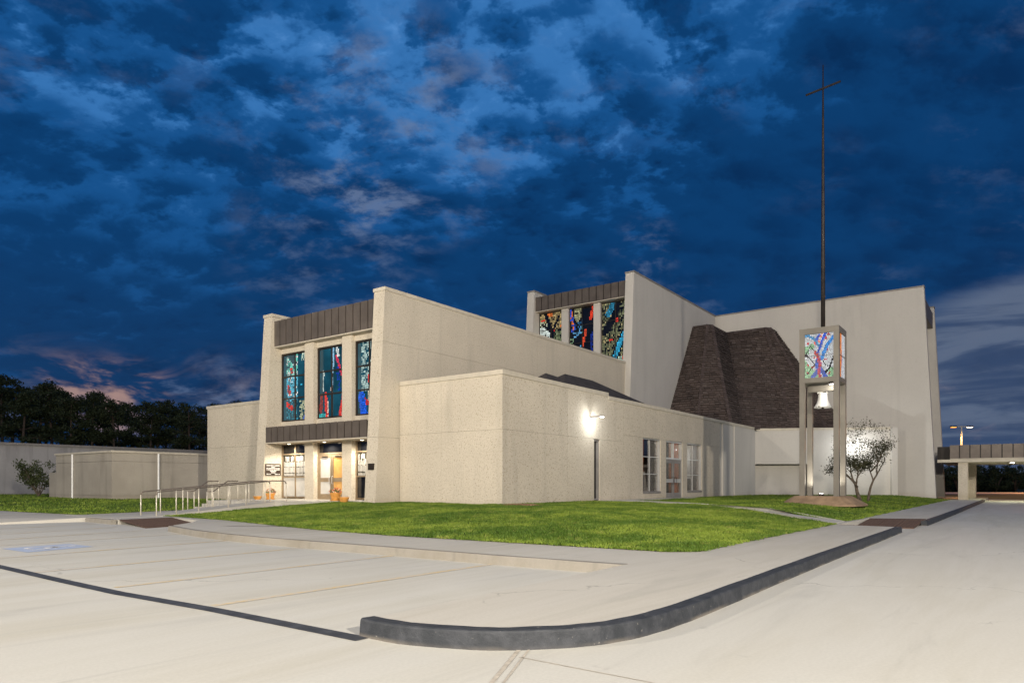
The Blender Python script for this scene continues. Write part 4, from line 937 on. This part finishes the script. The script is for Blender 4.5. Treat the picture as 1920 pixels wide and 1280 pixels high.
# mound
mb = MB(); N = 36; mc = (cx_, cy_)
ringz = [(2.25, .36), (2.22, .42), (1.55, .76), (1.48, .80), (0.0, .80)]
for rr_, z in ringz:
    for k in range(N):
        a = 2 * math.pi * k / N; sq = 1 / max(abs(math.cos(a)), abs(math.sin(a))); f = .5 + .5 * sq; wob_ = 1 + .02 * math.sin(5 * a) * (z < .75)
        mb.v.append((mc[0] + math.cos(a) * rr_ * f * wob_ * .82, mc[1] + math.sin(a) * rr_ * f * wob_ * .82, z))
for i in range(len(ringz) - 1):
    for k in range(N): a = i * N + k; b = i * N + (k + 1) % N; mb.f.append((a, b, b + N, a + N))
obj('mound', mb, M_dirt, smooth=False, label='low brown earth mound carrying the bell tower', cat='mound')

# ------------------------------------------------------------------ handrails
def handrail(path, posts, label, base_z):
    root = thing('handrail', (path[0][0], path[0][1], base_z(path[0][0])), label, 'handrail', 'handrails at the entrance')
    pts = [Vector(p) for p in path]
    obj('rail', MB().tube(pts, .024, 8), M_railtop, root, smooth=True)
    for x in posts:
        for p, q in zip(pts[:-1], pts[1:]):
            if min(p.x, q.x) - 1e-4 <= x <= max(p.x, q.x) + 1e-4:
                t = (x - p.x) / (q.x - p.x) if abs(q.x - p.x) > 1e-6 else 0; z = p.z + (q.z - p.z) * t
                obj('post', MB().tube([(x, p.y, base_z(x) - .02), (x, p.y, z)], .022, 8), M_rail, root, smooth=True); break
rz = lambda x: .155 + .43 * min(1, max(0, (x - 12.9) / 5.1))
H_ = .90
for y, lb in ((25.86, 'front sloping handrail of the entrance ramp, nearest the lawn'), (27.04, 'rear sloping handrail of the entrance ramp, behind the front one')):
    handrail([(13.0, y, rz(13) + H_ - .12), (13.0 + .04, y, rz(13) + H_ - .03), (13.12, y, rz(13) + H_), (18.0, y, rz(18) + H_), (18.5, y, .585 + H_)] + ([(18.6, y, .585 + H_ - .03), (18.65, y, .585 + H_ - .12)] if 1 else []), (13.0, 13.75, 14.65, 15.9, 16.7, 17.6, 18.65), lb, lambda x: rz(x) if x < 18 else .585)
for y, lb in ((28.9, 'cranked handrail on the near side of the entrance steps'), (30.5, 'cranked handrail on the far side of the entrance steps')):
    handrail([(16.75, y, .158 + .85), (17.05, y, .158 + .87), (17.75, y, .585 + H_), (18.25, y, .585 + H_)], (16.75, 17.05, 18.25), lb, lambda x: .158 if x < 17.3 else .585)
# ------------------------------------------------------------------ flower pots
def pot(loc, r, h, flowers, label, seed):
    rr = random.Random(seed); t = thing('flower_pot', loc, label, 'flower pot', 'flower pots at the entrance'); x, y, z = loc
    obj('pot', MB().lathe([(r * .62, 0), (r * .8, h * .5), (r * .92, h * .8), (r, h * .82), (r, h), (r * .9, h), (r * .86, h * .9), (.01, h * .9)], (x, y, z), 18), M_terra, t, smooth=False)
    if flowers:
        obj('pot_saucer', MB().lathe([(r * .9, 0), (r * 1.0, .04), (r * .95, .05)], (x, y, z - .002), 18), M_terra, t)
        lv, fl_, fp = MB(), MB(), MB()
        for k in range(220):
            a = rr.uniform(0, 6.28); q = r * 1.15 * math.sqrt(rr.random()); p = Vector((x + q * math.cos(a), y + q * math.sin(a), z + h + rr.uniform(0, .26) * (1 - (q / r / 1.3) ** 2) + .02))
            d = Vector((rr.gauss(0, 1), rr.gauss(0, 1), rr.gauss(0, .6))).normalized(); e_ = d.orthogonal().normalized(); s_ = rr.uniform(.03, .05)
            (lv if k < 130 else (fl_ if k < 180 else fp)).poly([p - d * s_, p + e_ * s_ * .6, p + d * s_, p - e_ * s_ * .6])
        obj('leaves', lv, M_leafp, t, kind='stuff'); obj('petals', fl_, M_red, t, kind='stuff'); obj('petals', fp, M_pinkp, t, kind='stuff')
pot((20.95, 30.35, .585), .24, .31, True, 'orange pot of red flowers beneath the sign, left of the doors', 1)
pot((20.4, 30.6, .585), .22, .16, False, 'low empty orange pot at the left end of the entrance', 2)
pot((20.9, 25.3, .585), .26, .36, True, 'orange pot of red flowers just right of the doors', 3)
pot((20.75, 24.55, .50), .24, .26, False, 'small empty orange pot beside the right wing wall', 4)
# mulch
rr = random.Random(8); mb = MB()
for k in range(700):
    a = rr.uniform(0, 6.28); q = math.sqrt(rr.random()); p = Vector((22.15 + .38 * q * math.cos(a), 15.7 + 1.0 * q * math.sin(a), .50 + .06 * (1 - q * q) + rr.uniform(0, .02)))
    d = Vector((rr.gauss(0, 1), rr.gauss(0, 1), rr.gauss(0, .5))).normalized(); e_ = d.orthogonal().normalized(); s_ = rr.uniform(.025, .05); mb.poly([p - d * s_, p + e_ * s_ * .5, p + d * s_, p - e_ * s_ * .5])
obj('mulch', mb, M_mulch, label='patch of brown bark chips at the foot of the near corner', cat='mulch', kind='stuff')

# ------------------------------------------------------------------ annex buildings on the left
an = thing('annex_building', (19.9, 45, .35), 'low flat-roofed beige annex left of the church', 'building')
ac = obj('wall', MB().box(19.95, 60, 45.05, 53.1, .2, 3.2), M_old, an)
for a0, a1 in ((19.9, 22.7), (22.74, 28), (28.04, 34), (34.04, 44)):
    for z0, z1 in ((.15, .62), (.64, 2.75), (2.77, 3.30)): obj('wall_panel', MB().box(a0 + .005, a1, 45.0, 45.04, z0, z1), M_old, ac)
for b0, b1 in ((45.045, 50.4), (50.43, 53.2)):
    for z0, z1 in ((.15, .62), (.64, 2.75), (2.77, 3.30)): obj('wall_panel', MB().box(19.9, 19.94, b0, b1, z0, z1), M_old, ac)
obj('roof', MB().box(19.82, 60, 44.92, 53.25, 3.30, 3.42), M_cap, an)
obj('downpipe', MB().tube([(19.82, 50.42, .2), (19.82, 50.42, 3.3)], .06, 8), M_white, an); obj('downpipe', MB().tube([(22.72, 44.92, .2), (22.72, 44.92, 3.3)], .06, 8), M_white, an)
obj('utility_box', MB().box(20.3, 21.2, 53.26, 55.4, .2, 2.15), M_old, an)
bk = thing('rear_building', (24, 74, .35), 'long grey windowless building behind the annex', 'building')
rc = obj('wall', MB().box(-5, 95, 74.1, 90, .2, 4.9), M_greyblock, bk)
for i, a0 in enumerate(np.arange(-5, 92, 8.0)): obj('wall_panel', MB().box(a0 + .01, a0 + 7.99, 74.0, 74.09, .2, 4.9), M_greyblock, rc)
obj('roof_edge', MB().box(-5, 95, 73.85, 90, 4.9, 5.12), M_capg, bk)

# ------------------------------------------------------------------ plants
def leaf_soup(centers, rad, per, size, seed, flat=.7):
    r_ = np.random.default_rng(seed); C0 = np.repeat(np.array(centers), per, 0); RR = np.repeat(np.array(rad), per)
    n = len(C0); d = r_.normal(0, 1, (n, 3)); d /= np.linalg.norm(d, axis=1)[:, None]; q = r_.random(n) ** .45
    P = C0 + d * (RR * q)[:, None] * np.array([1, 1, flat])
    u = r_.normal(0, 1, (n, 3)); u /= np.linalg.norm(u, axis=1)[:, None]; v = np.cross(u, r_.normal(0, 1, (n, 3))); v /= np.linalg.norm(v, axis=1)[:, None]
    s_ = size * r_.uniform(.6, 1.4, n)[:, None]
    return np.stack([P - u * s_, P + v * s_ * .55, P + u * s_, P - v * s_ * .55], 1).reshape(-1, 3), n
def soupmesh(V, n, name, mat):
    o = soup(V, n, 4, name, mat, None); me = o.data; bpy.data.objects.remove(o); return me
def tree_meshes(kind, seed):
    rr = random.Random(seed)
    if kind == 'pine':
        h = 16.0; mb = MB(); bx, by = rr.uniform(-.8, .8), rr.uniform(-.8, .8)
        tr = [Vector((bx * (k / 6) ** 1.6, by * (k / 6) ** 1.6, h * .95 * k / 6)) for k in range(7)]; mb.tube(tr, [.28, .25, .22, .19, .15, .10, .04], 7)
        cen, rad = [], []
        for k in range(rr.randint(15, 21)):
            f = rr.uniform(.48, 1.0); p = tr[0].lerp(tr[-1], f); p.x = bx * f ** 1.6; p.y = by * f ** 1.6
            a = rr.uniform(0, 6.28); ln = rr.uniform(.6, 3.3) * (1.25 - .75 * (f - .48) / .52); tip = p + Vector((math.cos(a) * ln, math.sin(a) * ln, rr.uniform(.2, 1.2)))
            mb.tube([p, p.lerp(tip, .5) + Vector((0, 0, .15)), tip], [.07, .05, .02], 5)
            for m_ in range(3):
                cen.append(tuple(p.lerp(tip, .55 + .25 * m_) + Vector((rr.gauss(0, .3), rr.gauss(0, .3), rr.gauss(0, .2))))); rad.append(rr.uniform(.6, 1.25))
        V, n = leaf_soup(cen, rad, 62, .17, seed, .62)
        return mb.mesh('trunk', M_pbark, True), soupmesh(V, n, 'crown', M_pine)
    h = 5.0; mb = MB(); cen, rad = [], []
    for s_ in range(3):
        a = rr.uniform(0, 6.28); p1 = Vector((math.cos(a) * .5, math.sin(a) * .5, 1.6)); p2 = p1 + Vector((math.cos(a) * .8, math.sin(a) * .8, 1.6)); mb.tube([(0, 0, 0), p1, p2], [.12, .09, .04], 6)
    for k in range(34):
        a = rr.uniform(0, 6.28); q = 2.0 * math.sqrt(rr.random()); z = rr.uniform(.7, 4.6); q *= math.sqrt(max(.05, 1 - ((z - 2.4) / 2.9) ** 2)); cen.append((q * math.cos(a), q * math.sin(a), z)); rad.append(rr.uniform(.45, .9))
    V, n = leaf_soup(cen, rad, 60, .15, seed, .8)
    return mb.mesh('trunk', M_pbark, True), soupmesh(V, n, 'crown', M_pine)
pines = [tree_meshes('pine', 100 + k) for k in range(6)]
bushy = [tree_meshes('bush', 200 + k) for k in range(3)]
CA, SA = math.cos(R(36.16)), math.sin(R(36.16))
def cam2w(x, d): return SA * x + CA * d, -CA * x + SA * d
def place(name, meshes, loc, s_, rot, label, cat, group):
    r_ = thing(name, loc, label, cat, group); r_.rotation_euler = (0, 0, rot); r_.scale = s_
    for nm, me in zip(('trunk', 'crown'), meshes):
        o = bpy.data.objects.new(nm, me); COL.objects.link(o); o.parent = r_
    return r_
rr = random.Random(77)
prof = [(-30, 690), (0, 698), (40, 705), (80, 706), (120, 716), (180, 724), (250, 735), (310, 745), (390, 747), (470, 743)]
xs = []
px = -25
ONES = 'first second third fourth fifth sixth seventh eighth ninth tenth eleventh twelfth thirteenth fourteenth fifteenth sixteenth seventeenth eighteenth nineteenth'.split()
ORD = ONES + ['twentieth'] + ['twenty-' + k for k in ONES[:9]] + ['thirtieth'] + ['thirty-' + k for k in ONES[:9]] + ['fortieth'] + ['forty-' + k for k in ONES[:9]]
while px < 470:
    d = rr.uniform(98, 135); x = (px - 960) / 1300 * d; y = np.interp(px, [p[0] for p in prof], [p[1] for p in prof]) + rr.uniform(-2, 10)
    h = .35 + (907 - y) / 1300 * d; a, b = cam2w(x, d); sc_ = h / 15.9; xs.append((px, a, b, sc_)); px += rr.uniform(13, 20)
xs.sort()
for i, (px, a, b, sc_) in enumerate(xs):
    place('pine_tree', pines[i % 6], (a, b, 0), (sc_ * 1.05, sc_ * 1.05, sc_), rr.uniform(0, 6.28), 'tall dark pine, %s from the left in the wood' % ORD[i], 'pine tree', 'pines of the wood on the left')
# undergrowth of that wood
cen, rad = [], []
for k in range(520):
    d = rr.uniform(100, 140); px = rr.uniform(-60, 520); x = (px - 960) / 1300 * d; a, b = cam2w(x, d); top = 6.4 - 1.6 * px / 480; cen.append((a, b, rr.uniform(.3, max(1.5, top)))); rad.append(rr.uniform(1.2, 2.4))
V, n = leaf_soup(cen, rad, 55, .33, 300, .75); soup(V, n, 4, 'undergrowth', M_pine, None, label='dark undergrowth below the pines on the left', cat='undergrowth', kind='stuff')
rt = [(rr.uniform(118, 128), 1778 + k * 18) for k in range(9)]
for k, (d, px) in enumerate(rt):
    x = (px - 960) / 1300 * d; a, b = cam2w(x, d); place('broadleaf_tree', bushy[k % 3], (a, b, 0), (1.0, 1.0, rr.uniform(.86, 1.02)), rr.uniform(0, 6), 'dark broadleaf tree under the porch, %s beyond the far road from the left' % ORD[k], 'tree', 'trees beyond the far road')
cen, rad = [], []
for k in range(160):
    d = rr.uniform(126, 136); px = rr.uniform(1720, 2000); x = (px - 960) / 1300 * d; a, b = cam2w(x, d); cen.append((a, b, rr.uniform(.2, 3.2))); rad.append(rr.uniform(.9, 1.5))
V, n = leaf_soup(cen, rad, 60, .25, 301, .8); soup(V, n, 4, 'hedgerow', M_pine, None, label='dark hedgerow under the trees beyond the far road', cat='hedge', kind='stuff')
# far road on the right
q = [cam2w((px - 960) / 1300 * d, d) for px, d in ((1500, 92), (2500, 92), (2500, 112), (1500, 112))]
obj('far_road', MB().poly([(x, y, .02) for x, y in q]), M_farroad, kind='structure')
# shrub by the annex
cen, rad = [], []; mb = MB(); rr = random.Random(12)
for k in range(9):
    a = rr.uniform(0, 6.28); t_ = Vector((math.cos(a) * rr.uniform(.5, 1.3), math.sin(a) * rr.uniform(.5, 1.3), rr.uniform(1.5, 2.6))); mb.tube([(0, 0, 0), t_ * .5 + Vector((0, 0, .1)), t_], [.04, .03, .01], 5)
    for m_ in range(4): cen.append(tuple(t_ * (.55 + .17 * m_) + Vector((rr.gauss(0, .2), rr.gauss(0, .2), rr.gauss(0, .15))))); rad.append(rr.uniform(.28, .5))
V, n = leaf_soup(cen, rad, 80, .07, 302, .8)
place('shrub', (mb.mesh('trunk', M_bark), soupmesh(V, n, 'crown', M_shrub)), (21.6, 60.9, .35), (1.05, 1.05, 1.05), 0, 'spreading dark green shrub left of the beige annex', 'shrub', None)
# crape myrtle beside the bell tower
rr = random.Random(21); mb = MB(); tips = []
Rt = Vector((SA, -CA, 0)); Fw = Vector((CA, SA, 0)); Up = Vector((0, 0, 1))
def limb(p, d, ln, r0, depth):
    pts = [p]; dd = d.normalized(); n = 4
    for k in range(n):
        dd = (dd + Vector((rr.gauss(0, .13), rr.gauss(0, .13), rr.gauss(.02, .08)))).normalized(); pts.append(pts[-1] + dd * ln / n)
    mb.tube(pts, [r0 * (1 - .45 * k / n) for k in range(n + 1)], 7 if depth < 2 else 5)
    if depth >= 4: tips.append(pts[-1]); tips.append(pts[2]); return
    if depth >= 2: tips.append(pts[-1])
    for k in range(rr.randint(2, 3) if depth else 3):
        nd = (dd + Vector((rr.gauss(0, .55), rr.gauss(0, .55), rr.gauss(.02, .25)))).normalized(); limb(pts[-1 - (k % 2)], nd, ln * rr.uniform(.62, .82), r0 * .52, depth + 1)
o_ = Vector((0, 0, 0))
limb(o_ - Rt * .12, Up * 1 - Rt * .15, 1.0, .115, 0); limb(o_ + Rt * .32, Up * 1 + Rt * .10, 1.55, .075, 1); limb(Vector((0, 0, .75)) - Rt * .25, -Rt * .8 + Up * .9, 1.0, .055, 3); limb(Vector((0, 0, 1.6)) + Rt * .45, Rt * .75 + Up * .7, .9, .05, 2)
cen = [tuple(t_) for t_ in tips]
for k in range(58):
    a = rr.uniform(0, 6.28); q = math.sqrt(rr.random()); hz_ = rr.uniform(-1, 1); f = math.sqrt(1 - hz_ * hz_ * .8); cen.append(tuple(Rt * (.15 + 1.6 * q * math.cos(a) * f) + Fw * (1.2 * q * math.sin(a) * f) + Up * (3.0 + 1.25 * hz_)))
V, n = leaf_soup(cen, [.36] * len(cen), 34, .040, 303, .9)
place('crape_myrtle', (mb.mesh('trunk', M_bark, True), soupmesh(V, n, 'crown', M_myrtle)), (41.6, 6.85, .44), (1.0, 1.0, 1.0), 0, 'small leafy tree with two bare trunks right of the bell tower', 'tree', None)

# ------------------------------------------------------------------ lamp posts, those out of view added for light
def lamp_post(loc, h, rot, label, heads, group='car park lamps'):
    t = thing('lamp_post', loc, label, 'lamp post', group); x, y, z = loc; c, s_ = math.cos(rot), math.sin(rot)
    obj('base', MB().lathe([(.28, 0), (.28, .7), (.24, .72)], (x, y, z), 16), M_kerb, t)
    obj('pole', MB().tube([(x, y, z + .7), (x, y, z + h)], [.10, .07], 10), M_rail, t, smooth=True)
    for sg_, mat, en, col in heads:
        ax = Vector((c * sg_, s_ * sg_, 0)); p = Vector((x, y, z + h - .08))
        arm = obj('arm', MB().obox(p + ax * .32, ax, (-ax.y, ax.x, 0), (0, 0, 1), .30, .04, .04), M_rail, t)
        obj('lamp_head', MB().obox(p + ax * .88, ax, (-ax.y, ax.x, 0), (0, 0, 1), .30, .19, .075), M_bronze, t)
        if mat: obj('lens', MB().obox(p + ax * .88 - Vector((0, 0, .085)), ax, (-ax.y, ax.x, 0), (0, 0, 1), .25, .15, .01), mat, t)
        if en:
            l = lamp('lamp_post_light', 'SPOT', p + ax * .88 - Vector((0, 0, .14)), en, col, None, .45, ax * .5 - Vector((0, 0, .72)), R(170), .35)
            l.parent = t; l.matrix_parent_inverse = Matrix.Translation(-Vector(loc))
ax_, ay_ = cam2w((1803 - 960) / 1300 * 76, 76)
lamp_post((ax_, ay_, 0), 7.72, R(-53.8), 'double-headed lamp post glowing orange beyond the porch roof', [(-1, M_lenso, 2500, (1, .45, .12)), (1, M_lensw, 500, (1, .7, .4))])
xx, yy = cam2w((1850 - 960) / 1300 * 104, 104)
lamp_post((*cam2w((2010 - 960) / 1300 * 101, 101), 0), 8, R(150), 'added lamp post out of view to the right, lighting the far road', [(1, M_lenso, 16000, (1, .45, .14))])  # unseen post added to turn the far road orange
WARM = (1, .91, .78)  # main light: unseen posts added to brighten walls and paving
lamp_post((-24, -6, 0), 13, R(20), 'added lamp post behind the viewpoint on the left', [(1, M_lens, ADDED_POSTS, WARM)])
lamp_post((-16, 24, 0), 13, R(0), 'added lamp post out of view on the far left', [(1, M_lens, ADDED_POSTS * .42, WARM)])  # added for more warm light on the left side
lamp_post((-6, -24, 0), 13, R(70), 'added lamp post behind the viewpoint on the right', [(1, M_lens, ADDED_POSTS * 1.15, WARM)])
